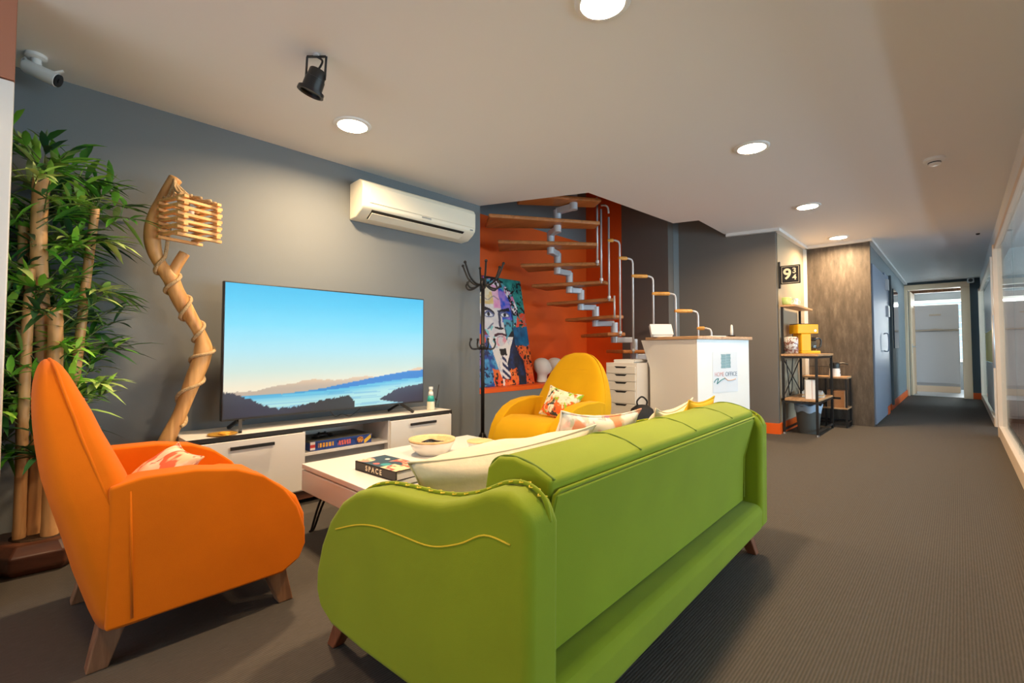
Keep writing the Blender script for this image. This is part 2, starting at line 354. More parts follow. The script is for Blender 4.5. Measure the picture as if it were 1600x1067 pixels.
# front area behind the camera
wall('wall_front_left', (XW - 0.12, -0.14, 0), (-2.70, -0.06, H + 0.2), 'paint')
j = MB().box((-2.70, -0.14, 0), (-2.60, -0.030, 1.985))
struct(j.build('trim_4', 'white_lacquer', bevel=0.004))
struct(MB().box((-2.70, -0.14, 1.99), (-2.60, -0.030, H)).build('trim_14', P('terracotta_frame', (0.42, 0.17, 0.10), 0.5), bevel=0.003))
wall('wall_front_side', (-2.78, -3.1, 0), (-2.70, -0.14, H + 0.2), 'orange_paint')
fb = MB().box((-2.78, -3.1, 0), (4.1, -3.0, 0.3)).box((-2.78, -3.1, 2.25), (4.1, -3.0, H + 0.2)).box((0.9, -3.1, 0.3), (4.1, -3.0, 2.25))
struct(fb.build('wall_front', 'paint'))
w2 = struct(MB().box((-2.7, -3.08, 0.3), (-2.62, -3.0, 2.25)).box((0.82, -3.08, 0.3), (0.9, -3.0, 2.25)).box((-0.94, -3.08, 0.3), (-0.86, -3.0, 2.25)).box((-2.7, -3.09, 2.2), (0.9, -3.0, 2.26)).build('window_2', 'white_paint'))
B((-2.66, -3.06, 0.3), (0.86, -3.052, 2.2)).build('window_pane', 'clear', w2)
# right side: bulkhead over the glass partition, rooms behind it
wall('wall_bulkhead_right', (0.33, -3.0, 2.12), (0.45, 12.8, H), 'ceiling')
rb = MB().box((4.0, -3.0, 0), (4.1, 13.0, 0.75)).box((4.0, -3.0, 2.2), (4.1, 13.0, H + 0.2)).box((4.0, -3.0, 0.75), (4.1, 1.2, 2.2)).box((4.0, 12.4, 0.75), (4.1, 13.0, 2.2))
struct(rb.build('wall_right', 'white_paint'))
w3 = struct(MB().box((4.0, 1.2, 0.72), (4.08, 12.4, 0.78)).box((4.0, 1.2, 2.16), (4.08, 12.4, 2.22)).box((4.0, 3.3, 0.75), (4.08, 3.38, 2.2)).box((4.0, 5.45, 0.75), (4.08, 5.53, 2.2)).box((4.0, 7.6, 0.75), (4.08, 7.68, 2.2)).build('window_3', 'white_paint'))
B((4.03, 1.2, 0.75), (4.036, 12.4, 2.2)).build('window_pane', 'clear', w3)
# glass partition panels
def glazing(n, y0, y1, rail, mat='cream2'):
    f = MB().box((0.30, y0, 0), (0.37, y1, rail)).box((0.31, y0, 2.07), (0.36, y1, 2.12))
    o = struct(f.build('window_%d' % n, mat, bevel=0.004))
    B((0.330, y0 + 0.01, rail - 0.02), (0.340, y1 - 0.01, 2.09)).build('window_pane', 'glass', o)
    return o
glazing(4, -2.9, 3.35, 0.12); glazing(5, 3.35, 5.55, 0.12); glazing(6, 5.55, 7.42, 0.12)
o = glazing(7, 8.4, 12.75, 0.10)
B((0.324, 8.9, 0.78), (0.329, 10.9, 1.22)).build('yellow_patch', P('yellow_patch', (0.80, 0.68, 0.06), 0.5), o)  # flat yellow patch laid against the pane
B((0.325, 8.9, 0.12), (0.329, 10.9, 0.77)).build('pale_patch', P('pale_patch', (0.55, 0.62, 0.62), 0.5), o)  # flat pale patches below and above the yellow one
B((0.325, 8.9, 1.23), (0.329, 10.9, 1.90)).build('pale_patch', P('pale_patch', (0.55, 0.62, 0.62), 0.5), o)
wall('trim_5', (0.295, 7.42, 0), (0.375, 7.53, 2.12), 'cream2')
wall('trim_6', (0.295, 12.62, 0), (0.375, 12.76, 2.12), 'cream2')
wall('trim_8', (0.31, 8.38, 0.0), (0.36, 8.42, 2.12), 'cream2')
# glass door leaf, ajar
gd = struct(MB().box((0.325, 7.56, 0.04), (0.337, 8.36, 2.06)).build('door_1', 'glass'))
MB().tube([(0.29, 7.66, 0.75), (0.29, 7.66, 1.35)], 0.012).tube([(0.29, 7.66, 0.80), (0.33, 7.66, 0.80)], 0.008).tube([(0.29, 7.66, 1.30), (0.33, 7.66, 1.30)], 0.008).build('door_handle', 'chrome', gd, smooth=True)
# partition walls between the glazed rooms
struct(B((0.45, -3.0, 0.0), (4.0, 12.8, 0.006)).build('floor_room', wood('parquet', (0.20, 0.075, 0.04), (0.34, 0.14, 0.075), 'y', 5, 0.35)))
wall('wall_room_divider', (0.45, 9.35, 0), (4.0, 9.45, H), 'white_paint')
# skirtings
wall('baseboard_left', (XW, 0.02, 0), (XW + 0.015, 3.06, 0.09), 'orange_trim')
wall('baseboard_niche', (XW, 3.06, 0), (XW + 0.015, 5.4, 0.09), 'orange_trim')
struct(MB().prism([(-2.54, 5.74), (-1.49, 5.97), (-1.49, 5.99), (-2.54, 5.76)], 'z', 0, 0.12).build('baseboard_alcove_front', 'orange_trim'))
wall('baseboard_alcove', (-1.5, 5.98, 0), (-1.485, 7.35, 0.12), 'orange_trim')
wall('baseboard_corridor', (-0.8, 9.55, 0), (-0.785, 12.75, 0.12), 'orange_trim')
wall('baseboard_corridor_near', (-0.8, 8.85, 0), (-0.77, 9.15, 0.12), 'orange_trim')
wall('baseboard_end', (0.185, 12.785, 0), (0.32, 12.8, 0.12), 'orange_trim')
# white cornice along the alcove and corridor
def cornice(n, p, q): return struct(MB().bar(p, q, 0.05, 0.035).build('trim_%d' % n, 'white_paint'))
cornice(9, (-2.0, 5.85, H - 0.018), (-1.475, 5.965, H - 0.018)); cornice(10, (-1.475, 5.95, H - 0.018), (-1.475, 7.35, H - 0.018))
cornice(11, (-1.475, 7.325, H - 0.018), (-0.755, 7.325, H - 0.018)); cornice(12, (-0.775, 7.32, H - 0.018), (-0.775, 12.8, H - 0.018))
wall('trim_13', (-1.505, 7.315, 0), (-1.465, 7.35, H - 0.03), 'white_paint')
# corridor doors on the left
d2 = struct(B((-0.80, 7.44, 0.02), (-0.765, 8.75, 2.05)).build('door_2', 'door_grey', bevel=0.004))
MB().tube(spl([(-0.765, 8.45, 1.18), (-0.715, 8.45, 1.17), (-0.715, 8.45, 0.95), (-0.765, 8.45, 0.94)], 5), 0.008).build('door_handle', 'door_grey', d2, smooth=True)
d3 = struct(MB().box((-0.80, 8.85, 0.12), (-0.775, 9.5, 2.1)).build('door_3', 'door_grey', bevel=0.004))
MB().box((-0.775, 9.40, 0.1), (-0.745, 9.50, 2.12)).build('door_frame', 'paint_dark', d3)
for z in (1.45, 1.85): B((-0.775, 8.92, z), (-0.74, 9.06, z + 0.16)).build('door_hinge', 'chrome', d3)
d4 = struct(MB().box((-0.80, 10.3, 0.98), (-0.785, 11.1, 2.0)).build('window_8', P('dark_blue_pane', (0.05, 0.10, 0.16), 0.08), bevel=0.004))
# open cream door leaf at the corridor end
dl = struct(MB().box((-0.02, 0, 0.01), (0.02, 0.80, 2.17)).build('door_4', 'cream', bevel=0.006, loc=(-0.725, 12.86, 0), rot=(0, 0, rad(-1.5))))
MB().tube([(0.02, 0.08, 1.02), (0.07, 0.08, 1.02), (0.07, 0.20, 1.02)], 0.010).box((-0.026, 0.06, 0.88), (0.026, 0.10, 1.08)).build('door_handle', 'chrome', dl)

# ================================================================== CEILING FITTINGS
m = bpy.data.materials.new('lit_diffuser'); m.use_nodes = True; N = m.node_tree.nodes; L = m.node_tree.links; N.clear(); M['lamp_on'] = m
o = N.new('ShaderNodeOutputMaterial'); a_ = N.new('ShaderNodeAddShader'); tr_ = N.new('ShaderNodeBsdfTransparent'); e_ = N.new('ShaderNodeEmission')
e_.inputs[0].default_value = (1.0, 0.86, 0.66, 1); e_.inputs[1].default_value = 6.0; L.new(tr_.outputs[0], a_.inputs[0]); L.new(e_.outputs[0], a_.inputs[1]); L.new(a_.outputs[0], o.inputs[0])
WARM = (1.0, 0.70, 0.40)
def downlight(x, y, power, label):
    t = th('downlight', label, 'ceiling light', (x, y, H), 0, 'recessed ceiling downlights')
    MB().lathe([(0.088, -0.010), (0.106, -0.010), (0.112, -0.004), (0.112, 0.002), (0.088, 0.002), (0.088, -0.010)], seg=36, cap=False).build('rim', 'white_plastic', t, smooth=True)
    MB().lathe([(0.001, -0.0075), (0.088, -0.0075), (0.088, -0.007), (0.001, -0.007)], seg=36).build('diffuser', 'lamp_on', t)
    l = area('lamp', (x, y, H - 0.012), (0, 0, 0), 0.17, 0.17, power, WARM, 160, 'DISK')
    l.parent = t; l.location = (0, 0, -0.004)
    return t
downlight(-1.0, -0.25, 13, 'round downlight above the open end of the room by the entrance')
downlight(-2.69, 1.40, 42, 'round recessed downlight nearest the grey television wall')
downlight(-1.0, 1.58, 31, 'large round downlight cut by the top edge of the photo')
downlight(-1.0, 3.45, 34, 'round downlight above the green sofa end, before the stair opening')
downlight(-1.03, 5.25, 36, 'round downlight in the corridor row beside the alcove corner')
downlight(-1.05, 6.98, 40, 'farthest round downlight, just in front of the wood panel')

t = th('smoke_detector', 'white smoke detector on the ceiling above the corridor', 'smoke detector', (-0.095, 4.57, H))
MB().lathe([(0.001, 0), (0.062, 0), (0.062, -0.018), (0.05, -0.026), (0.001, -0.026)]).build('base', 'white_plastic', t, smooth=True, angle=40)
MB().lathe([(0.001, -0.026), (0.036, -0.026), (0.036, -0.044), (0.028, -0.05), (0.001, -0.05)]).build('sensor_head', 'white_plastic', t, smooth=True, angle=40)
MB().lathe([(0.037, -0.030), (0.038, -0.030), (0.038, -0.036), (0.037, -0.036)]).build('vent_ring', 'black_plastic', t)
t = th('ceiling_sensor', 'tiny dark sensor on the ceiling edge above the glass partition', 'sensor', (0.20, 7.9, H))
MB().lathe([(0.001, 0), (0.02, 0), (0.016, -0.016), (0.001, -0.02)], seg=14).build('sensor_dome', 'black_plastic', t, smooth=True)

# spotlight
t = th('spotlight', 'black spotlight on a square bracket hung from the ceiling', 'spotlight', (-2.16, 0.94, H))
br = MB()
a = Vector((0.725, 0.688, 0)) * 0.045
top = -0.012
br.bar((-a.x, -a.y, top), (a.x, a.y, top), 0.012, 0.006); br.bar((-a.x, -a.y, top), (-a.x - 0.012, -a.y, -0.12), 0.006, 0.012); br.bar((a.x, a.y, top), (a.x - 0.012, a.y, -0.12), 0.006, 0.012)
br.build('bracket', 'black', t); MB().lathe([(0.001, 0), (0.016, 0), (0.016, -0.012), (0.001, -0.012)], seg=14).build('mount', 'chrome', t)
bd = MB().lathe([(0.001, -0.055), (0.046, -0.055), (0.05, -0.05), (0.054, 0.0), (0.054, 0.002), (0.058, 0.004), (0.06, 0.075), (0.001, 0.075)], seg=28)
R1 = Matrix.Rotation(rad(180), 4, 'X'); ax = Vector((-0.30, -0.22, -1)).normalized()
Q = Vector((0, 0, 1)).rotation_difference(ax).to_matrix().to_4x4()
Q = Matrix.Translation((-0.010, 0, -0.115)) @ Q @ Matrix.Scale(0.76, 4)
bd.xf(Q).build('lamp_body', 'black', t, smooth=True, angle=35)
MB().lathe([(0.060, 0.070), (0.078, 0.074), (0.080, 0.096), (0.066, 0.098), (0.060, 0.09), (0.060, 0.070)], seg=28, cap=False).xf(Q).build('lamp_ring', 'black', t, smooth=True, angle=35)
MB().lathe([(0.001, 0.078), (0.062, 0.078), (0.062, 0.082), (0.001, 0.082)], seg=24).xf(Q).build('lens', 'clear', t)
MB().tube(spl([(0, 0, -0.012), (0.016, 0.02, -0.03), (0.012, 0.01, -0.065), (0.0, 0.0, -0.08)], 6), 0.005, 8).build('cable', 'black', t, smooth=True)

# security camera in the corner
t = th('security_camera', 'white bullet security camera in the corner above the bamboo plant', 'security camera', (-3.13, 0.03, H))
MB().lathe([(0.001, 0), (0.04, 0), (0.04, -0.014), (0.03, -0.02), (0.001, -0.02)], seg=22).build('mount', 'white_plastic', t, smooth=True, angle=40)
MB().tube([(0, 0, -0.015), (0, 0.004, -0.045)], 0.018, 12).build('arm', 'white_plastic', t, smooth=True)
ax = Vector((0.45, 1.0, -0.42)).normalized(); Qc = Vector((0, 0, 1)).rotation_difference(ax).to_matrix().to_4x4(); Qc = Matrix.Translation((-0.01, -0.012, -0.066)) @ Qc
MB().lathe([(0.001, -0.03), (0.026, -0.03), (0.031, -0.02), (0.033, 0.08), (0.033, 0.1), (0.029, 0.102), (0.001, 0.102)], seg=24).xf(Qc).build('body', 'white_plastic', t, smooth=True, angle=40)
MB().lathe([(0.001, 0.1), (0.030, 0.1), (0.030, 0.108), (0.012, 0.108), (0.012, 0.112), (0.001, 0.112)], seg=24).xf(Qc).build('lens', 'black_plastic', t, smooth=True, angle=40)
MB().bar((-0.028, -0.02, -0.055), (-0.03, -0.035, 0.018 - 0.03), 0.014, 0.008).build('antenna', 'white_plastic', t)
MB().bar((0.012, 0.045, -0.075), (0.02, 0.095, -0.045), 0.014, 0.008).build('antenna', 'white_plastic', t)
MB().tube(spl([(-0.02, -0.03, -0.07), (-0.05, -0.045, -0.045), (-0.045, -0.04, -0.015), (0, 0, -0.008)], 6), 0.005, 8).build('cable', 'white_plastic', t, smooth=True)
# small camera over the far door
t = th('security_camera', 'small dark-lensed security camera above the far door frame', 'security camera', (0.20, 12.72, 2.30))
MB().box((-0.05, -0.03, -0.045), (0.05, 0.08, 0.05)).build('housing', 'white_plastic', t, bevel=0.02, seg=3)
MB().lathe([(0.001, -0.045), (0.032, -0.045), (0.034, -0.02), (0.001, -0.02)], seg=18, axis='y').build('lens', 'black_plastic', t)
#PART2
# ================================================================== TV WALL
# television stand
t = th('tv_stand', 'long low white television stand with black edging against the grey wall', 'tv stand', (-2.95, 0.632, 0))
Dp, Ls, Hs = 0.36, 1.768, 0.48
c = MB().box((-Dp, 0, 0.09), (0, 0.016, Hs - 0.022)).box((-Dp, Ls - 0.016, 0.09), (0, Ls, Hs - 0.022)).box((-Dp, 0.0, 0.09), (0, Ls, 0.106))
c.build('carcass', 'white_mat', t)
c = MB().box((-Dp, 0.60, 0.10), (0, 0.616, Hs - 0.022)).box((-Dp, 1.20, 0.10), (0, 1.216, Hs - 0.022)).box((-Dp, 0.016, 0.10), (-Dp + 0.01, Ls - 0.016, Hs - 0.022))
c.build('divider', 'white_mat', t)
MB().box((-Dp, 0.616, 0.30), (-0.004, 1.20, 0.316)).build('shelf', 'white_mat', t)
MB().box((-Dp + 0.011, 0.616, 0.106), (-0.05, 1.20, 0.30)).build('niche_panel', 'niche_grey', t)
MB().box((-Dp, -0.004, Hs - 0.022), (0.0, Ls + 0.004, Hs)).build('top', 'white_mat', t)
e = MB().box((0.0, -0.006, Hs - 0.024), (0.006, Ls + 0.006, Hs)).box((0.0, Ls - 0.004, 0.09), (0.006, Ls + 0.006, Hs - 0.02)).box((0, -0.006, 0.09), (0.006, 0.006, Hs - 0.02))
e.build('edging', 'black', t)
for y0, y1 in ((0.012, 0.606), (1.212, Ls - 0.008)):
    d = MB().box((0.0, y0, 0.10), (0.018, y1, Hs - 0.03)).build('door', 'white_lacquer', t, bevel=0.002)
    yc = (y0 + y1) / 2
    MB().box((0.018, yc - 0.11, 0.405), (0.028, yc - 0.10, 0.415)).box((0.018, yc + 0.10, 0.405), (0.028, yc + 0.11, 0.415)).box((0.026, yc - 0.115, 0.402), (0.036, yc + 0.115, 0.420)).build('handle', 'black', d)
MB().box((-Dp + 0.02, 0.05, 0.03), (-0.03, Ls - 0.05, 0.09)).build('plinth', 'pot_wood', t)
for x in (-Dp + 0.05, -0.05):
    for y in (0.08, Ls - 0.08): MB().box((x - 0.02, y - 0.02, 0), (x + 0.02, y + 0.02, 0.035)).build('foot', 'black', t)

# television
TX = -3.08
t = th('television', 'large flat television showing a lake at dusk, on the white stand', 'television', (TX, 1.525, 0.48))
MB().box((-0.035, -0.705, 0.065), (0.0, 0.703, 0.88)).build('frame', 'black_plastic', t, bevel=0.004)
MB().box((-0.075, -0.45, 0.10), (-0.035, 0.45, 0.5)).build('back_shell', 'black_plastic', t, bevel=0.01)
def tv_col(u, v):
    x = u * 16.0; 
    sky = [(0.0, srgb(250, 232, 205)), (0.22, srgb(240, 228, 200)), (0.34, srgb(205, 224, 212)), (0.50, srgb(165, 218, 228)), (0.70, srgb(110, 208, 234)), (0.88, srgb(72, 196, 236)), (1.0, srgb(52, 186, 232))]
    c = sky[-1][1]
    for (a, ca), (b, cb) in zip(sky, sky[1:]):
        if a <= v <= b: c = lerp(ca, cb, (v - a) / (b - a)); break
    ridge = 0.185 + 0.05 * sstep(0.12, 0.25, u) + 0.018 * math.sin(u * 21) * sstep(0.1, .3, u) + 0.028 * math.exp(-((u - 0.55) / 0.1) ** 2) + 0.07 * sstep(0.78, 0.95, u) + 0.01 * hnoise(u * 40, 1)
    if v < ridge: c = lerp(srgb(190, 170, 150), srgb(228, 196, 160), sstep(0.19, 0.28, v))
    blue = 0.155 + 0.145 * sstep(0.22, 1.0, u) + 0.006 * hnoise(u * 30, 4)
    if v < blue and u > 0.05: c = lerp(srgb(60, 165, 205), srgb(12, 120, 200), sstep(0.15, 0.6, u))
    water = 0.155 + 0.075 * sstep(0.3, 1.0, u)
    if v < water:
        c = lerp(srgb(178, 226, 226), srgb(70, 185, 222), sstep(water - 0.09, water, v) * 0.9)
        if hnoise(u * 6, v * 120, 3) > 0.72: c = lerp(c, srgb(40, 150, 205), 0.4)
    tree = 0.016 * hnoise(u * 110, 0.5, 9) + 0.016 * hnoise(u * 230, 2.5, 5)
    fl = 0.175 - 0.145 * sstep(0.0, 0.23, u) + tree if u < 0.28 else -1
    if u >= 0.2 and u < 0.585: fl = max(fl, 0.042 + 0.045 * sstep(0.28, 0.55, u) * sstep(0.59, 0.55, u) + tree - 0.02 * sstep(0.4, 0.2, u))
    if u > 0.725: fl = max(fl, 0.045 + 0.075 * sstep(0.725, 0.85, u) + 0.035 * sstep(0.8, 1, u) + tree)
    lo = 0.047 * ((0.87 - u) / 0.145) ** 1.3 if 0.725 < u < 0.87 else -1
    if lo < v < fl: c = lerp(srgb(32, 30, 34), srgb(38, 40, 66), 0.5 + 0.5 * math.sin(u * 9))
    return c
grid('screen', 'tv_pic', t, 241, 136, lambda u, v: (0.0006, -0.697 + 1.392 * u, 0.078 + 0.794 * v), tv_col)
for y, sgn in ((-0.60, 1), (0.50, 1)):
    MB().bar((-0.015, y, 0.07), (0.085, y + (0.05 if y > 0 else -0.03), 0.008), 0.018, 0.016).bar((-0.015, y, 0.07), (-0.13, y - 0.03, 0.008), 0.018, 0.016).box((-0.03, y - 0.02, 0.055), (-0.005, y + 0.02, 0.085)).build('foot', 'black_plastic', t)
MB().tube(spl([(-0.03, -0.05, 0.07), (-0.05, 0.0, 0.02), (-0.04, 0.05, 0.03), (-0.06, 0.12, 0.01), (-0.06, 0.2, 0.06)], 6), 0.003, 6).build('cable', 'black_plastic', t)

# things on the stand
t = th('lotion_bottle', 'clear bottle with a teal and white label at the right end of the stand', 'bottle', (-3.06, 2.285, 0.48))
MB().lathe([(0.001, 0), (0.030, 0), (0.032, 0.01), (0.030, 0.06), (0.020, 0.115), (0.014, 0.15), (0.013, 0.165), (0.001, 0.165)], seg=22).build('bottle_body', P('pale_liquid', (0.72, 0.70, 0.55), 0.15, spec=0.5), t, smooth=True)
MB().lathe([(0.0285, 0.068), (0.0305, 0.068), (0.0215, 0.113), (0.0195, 0.113)], seg=22, cap=False).build('teal_label', P('teal_label', (0.03, 0.38, 0.35), 0.4), t, smooth=True)
MB().lathe([(0.0205, 0.114), (0.0213, 0.114), (0.0165, 0.145), (0.0155, 0.145)], seg=22, cap=False).build('white_label', 'white_plastic', t, smooth=True)
MB().lathe([(0.001, 0.163), (0.017, 0.163), (0.017, 0.182), (0.001, 0.184)], seg=18).build('cap', 'white_plastic', t, smooth=True, angle=40)
t = th('stick_holder', 'small clear glass holding a thin black stick, beside the bottle', 'holder', (-3.14, 2.40, 0.48))
MB().lathe([(0.001, 0), (0.024, 0), (0.027, 0.06), (0.024, 0.06), (0.021, 0.005), (0.001, 0.005)], seg=20).build('glass_cup', 'clear', t, smooth=True)
MB().tube([(0.0, -0.012, 0.008), (0.005, 0.0, 0.07), (0.012, 0.018, 0.19)], [0.004, 0.004, 0.003], 8).ell((0.004, -0.002, 0.07), (0.011, 0.011, 0.011), 10, 6).build('stick', 'black', t, smooth=True)
t = th('trinket_dish', 'small shallow golden dish at the left end of the white stand', 'dish', (-3.01, 0.81, 0.48))
MB().lathe([(0.001, 0), (0.055, 0), (0.075, 0.008), (0.073, 0.010), (0.053, 0.004), (0.001, 0.004)], seg=24).build('dish', P('gold', (0.80, 0.45, 0.08), 0.3, metal=0.5), t, smooth=True)
MB().ell((0.0, 0.01, 0.010), (0.045, 0.03, 0.007), 12, 5).build('filling', P('amber', (0.75, 0.38, 0.04), 0.4), t, smooth=True)
# board game in the niche of the stand
t = th('board_game_box', 'blue board game box with yellow lettering in the open niche of the stand', 'game box', (-3.11, 1.505, 0.316))
def game_col(u, v):
    c = srgb(38, 70, 150)
    if hnoise(u * 9, v * 3, 2) > 0.62: c = srgb(24, 48, 110)
    if u < 0.07 and 0.1 < v < 0.95: c = srgb(235, 220, 210) if abs(v - 0.5) > 0.2 else srgb(205, 60, 50)
    if 0.12 < u < 0.36 and 0.25 < v < 0.75 and math.sin(u * 130) > -0.5: c = srgb(240, 180, 60) if hnoise(u * 50, v * 9) > 0.3 else srgb(220, 120, 40)
    if 0.43 < u < 0.64 and 0.2 < v < 0.75 and math.sin(u * 150 + v * 3) > -0.55: c = srgb(238, 110, 95)
    d = ((u - 0.80) / 0.055) ** 2 + ((v - 0.5) / 0.36) ** 2
    if d < 1: c = srgb(220, 150, 60) if hnoise(u * 60, v * 12, 8) > 0.45 else srgb(150, 60, 30)
    if 0.87 < u < 0.99 and abs(v - 0.15 - (u - 0.87) * 5) < 0.24: c = srgb(245, 200, 60)
    return c
MB().box((-0.13, -0.215, 0), (0.129, 0.215, 0.05)).build('box_base', P('game_blue', (0.03, 0.07, 0.25), 0.5), t, bevel=0.002)
MB().box((-0.132, -0.217, 0.028), (0.0, 0.217, 0.062)).box((0.0, -0.217, 0.05), (0.130, 0.217, 0.062)).build('box_lid', P('game_lid', (0.10, 0.10, 0.09), 0.5), t, bevel=0.002)
grid('printed_side', 'print', t, 130, 18, lambda u, v: (0.1306, -0.213 + 0.426 * u, 0.002 + 0.057 * v), game_col)
t = th('game_controller', 'black controller lying on top of the blue board game box', 'controller', (-3.10, 1.42, 0.378))
MB().ell((0, 0, 0.014), (0.03, 0.055, 0.014), 16, 8).ell((0.02, -0.05, 0.012), (0.035, 0.02, 0.012), 12, 6).ell((0.02, 0.05, 0.012), (0.035, 0.02, 0.012), 12, 6).build('controller_body', 'black_plastic', t, smooth=True)
for y in (-0.02, 0.02): MB().lathe([(0.001, 0.024), (0.007, 0.024), (0.008, 0.034), (0.001, 0.035)], (0.005, y, 0), 12).build('thumbstick', 'black', t, smooth=True)

# air conditioner
t = th('air_conditioner', 'ivory wall-mounted air conditioner high on the grey wall', 'air conditioner', (XW, 2.27, 2.09))
prof = [(0.0, 0.13), (0.14, 0.135), (0.185, 0.115), (0.20, 0.08), (0.20, -0.04), (0.195, -0.075), (0.165, -0.105), (0.10, -0.145), (0.0, -0.15)]
MB().prism(prof, 'y', -0.555, 0.555).build('housing', 'aged_plastic', t, smooth=True, bevel=0.012, seg=3)
MB().prism([(0.198, 0.095), (0.206, 0.08), (0.206, -0.045), (0.198, -0.045)], 'y', -0.50, 0.545).build('front_panel', 'aged_plastic', t, bevel=0.004)
sl = Vector((-0.095, 0, -0.040)).normalized()
MB().prism([(0.180, -0.088), (0.186, -0.092), (0.108, -0.143), (0.102, -0.138)], 'y', -0.47, 0.43).build('air_slot', 'black', t)
MB().prism([(0.172, -0.108), (0.176, -0.112), (0.118, -0.150), (0.114, -0.145)], 'y', -0.465, 0.425).build('flap', 'aged_plastic', t, bevel=0.002)
MB().box((0.2, -0.03, -0.062), (0.203, 0.06, -0.052)).build('badge', P('grey_badge', (0.35, 0.35, 0.33), 0.4), t)
MB().box((0.196, 0.49, -0.07), (0.2, 0.52, -0.06)).build('indicator', P('grey_led', (0.25, 0.25, 0.25), 0.3), t)

# ================================================================== DRIFTWOOD LAMP
LX = -3.13
t = th('driftwood_lamp', 'twisted driftwood floor lamp wrapped in rope with a slatted crate shade', 'floor lamp', (LX, 0.62, 0))
def LP(y, z, x=0.0): return (x, y - 0.62, z)
br = spl([LP(0.46, 0.03, 0.0), LP(0.52, 0.25, 0.0), LP(0.575, 0.46), LP(0.635, 0.61), LP(0.685, 0.77), LP(0.728, 0.90), LP(0.735, 0.99), LP(0.705, 1.08), LP(0.655, 1.17), LP(0.605, 1.27), LP(0.575, 1.35), LP(0.528, 1.42), LP(0.497, 1.50), LP(0.487, 1.60), LP(0.498, 1.70), LP(0.535, 1.80), LP(0.585, 1.905)], 7)
n = len(br); rs = []
for i in range(n):
    f = i / (n - 1); r = 0.043 - 0.014 * f + 0.006 * math.sin(f * 26) + 0.007 * math.exp(-((f - 0.36) / 0.03) ** 2) + 0.01 * math.exp(-((f - 0.64) / 0.04) ** 2)
    rs.append(r)
MB().tube(br, rs, 16).build('trunk', 'driftwood', t, smooth=True)
MB().tube(spl([LP(0.575, 1.355, 0.0), LP(0.598, 1.42, 0.01), LP(0.632, 1.495, 0.02)], 6), [0.036, 0.034, 0.031, 0.029, 0.028, 0.027, 0.027, 0.027, 0.027, 0.027, 0.027, 0.027, 0.026], 14).build('side_branch', 'driftwood', t, smooth=True)
MB().lathe([(0.001, 0), (0.15, 0), (0.16, 0.015), (0.15, 0.035), (0.001, 0.04)], (0.0, -0.19, 0), 24).build('base', 'driftwood', t, smooth=True)
rp = []
turns = 6.0; k0, k1 = int(n * 0.16), int(n * 0.70)
for i in range(k0 * 6, k1 * 6):
    q = i / 6; a = int(q); u = q - a; p = Vector(br[a]).lerp(Vector(br[min(a + 1, n - 1)]), u); r = rs[a] + 0.007
    tt = (Vector(br[min(a + 1, n - 1)]) - Vector(br[max(a - 1, 0)])).normalized(); ex = Vector((1, 0, 0)); ex = (ex - tt * ex.dot(tt)).normalized(); ey = tt.cross(ex)
    ph = 2 * math.pi * turns * (i - k0 * 6) / ((k1 - k0) * 6) + 0.6
    rp.append(p + (ex * math.cos(ph) + ey * math.sin(ph)) * r)
rp += spl([rp[-1], Vector(LP(0.545, 1.48, 0.03)), Vector(LP(0.555, 1.62, 0.05))], 6)[1:]
MB().tube(rp, 0.0095, 8).build('rope', 'rope', t, smooth=True)
# crate shade hung from the trunk top
cx, cy, hz, hw = 0.125, 0.012, 1.555, 0.103
sm = MB(); ca, sa = math.cos(rad(18)), math.sin(rad(18))
def CR(x, y, z): return (cx + x * ca - y * sa, cy + x * sa + y * ca, z)
for k in range(6):
    z = hz + k * 0.036
    for s_ in (-1, 1):
        sm.bar(CR(s_ * (hw - 0.018), -hw - 0.012, z), CR(s_ * (hw - 0.018), hw + 0.012, z), 0.022, 0.014)
        sm.bar(CR(-hw - 0.012, s_ * (hw - 0.018), z + 0.0185), CR(hw + 0.012, s_ * (hw - 0.018), z + 0.018), 0.022, 0.014)
sh = sm.build('crate_shade', 'slat_wood', t)
MB().lathe([(0.001, 0), (0.018, 0), (0.02, 0.05), (0.001, 0.055)], CR(0, 0, 1.68), 14).build('lamp_socket', 'white_plastic', sh, smooth=True)
tw = MB()
apex = Vector(LP(0.575, 1.88, 0.03))
for k in range(14):
    a = 2 * math.pi * k / 14; e_ = Vector(CR(0.095 * math.copysign(min(1, abs(math.cos(a)) * 1.25), math.cos(a)), 0.095 * math.copysign(min(1, abs(math.sin(a)) * 1.25), math.sin(a)), 1.768))
    mid = apex.lerp(e_, 0.55) + Vector((random.uniform(-.01, .01), random.uniform(-.01, .01), -0.03 + random.uniform(-.01, .01)))
    tw.tube(spl([apex + Vector((0, 0, random.uniform(-0.03, 0.02))), mid, e_], 5), 0.008, 7)
tw.build('twine', 'rope', t, smooth=True)

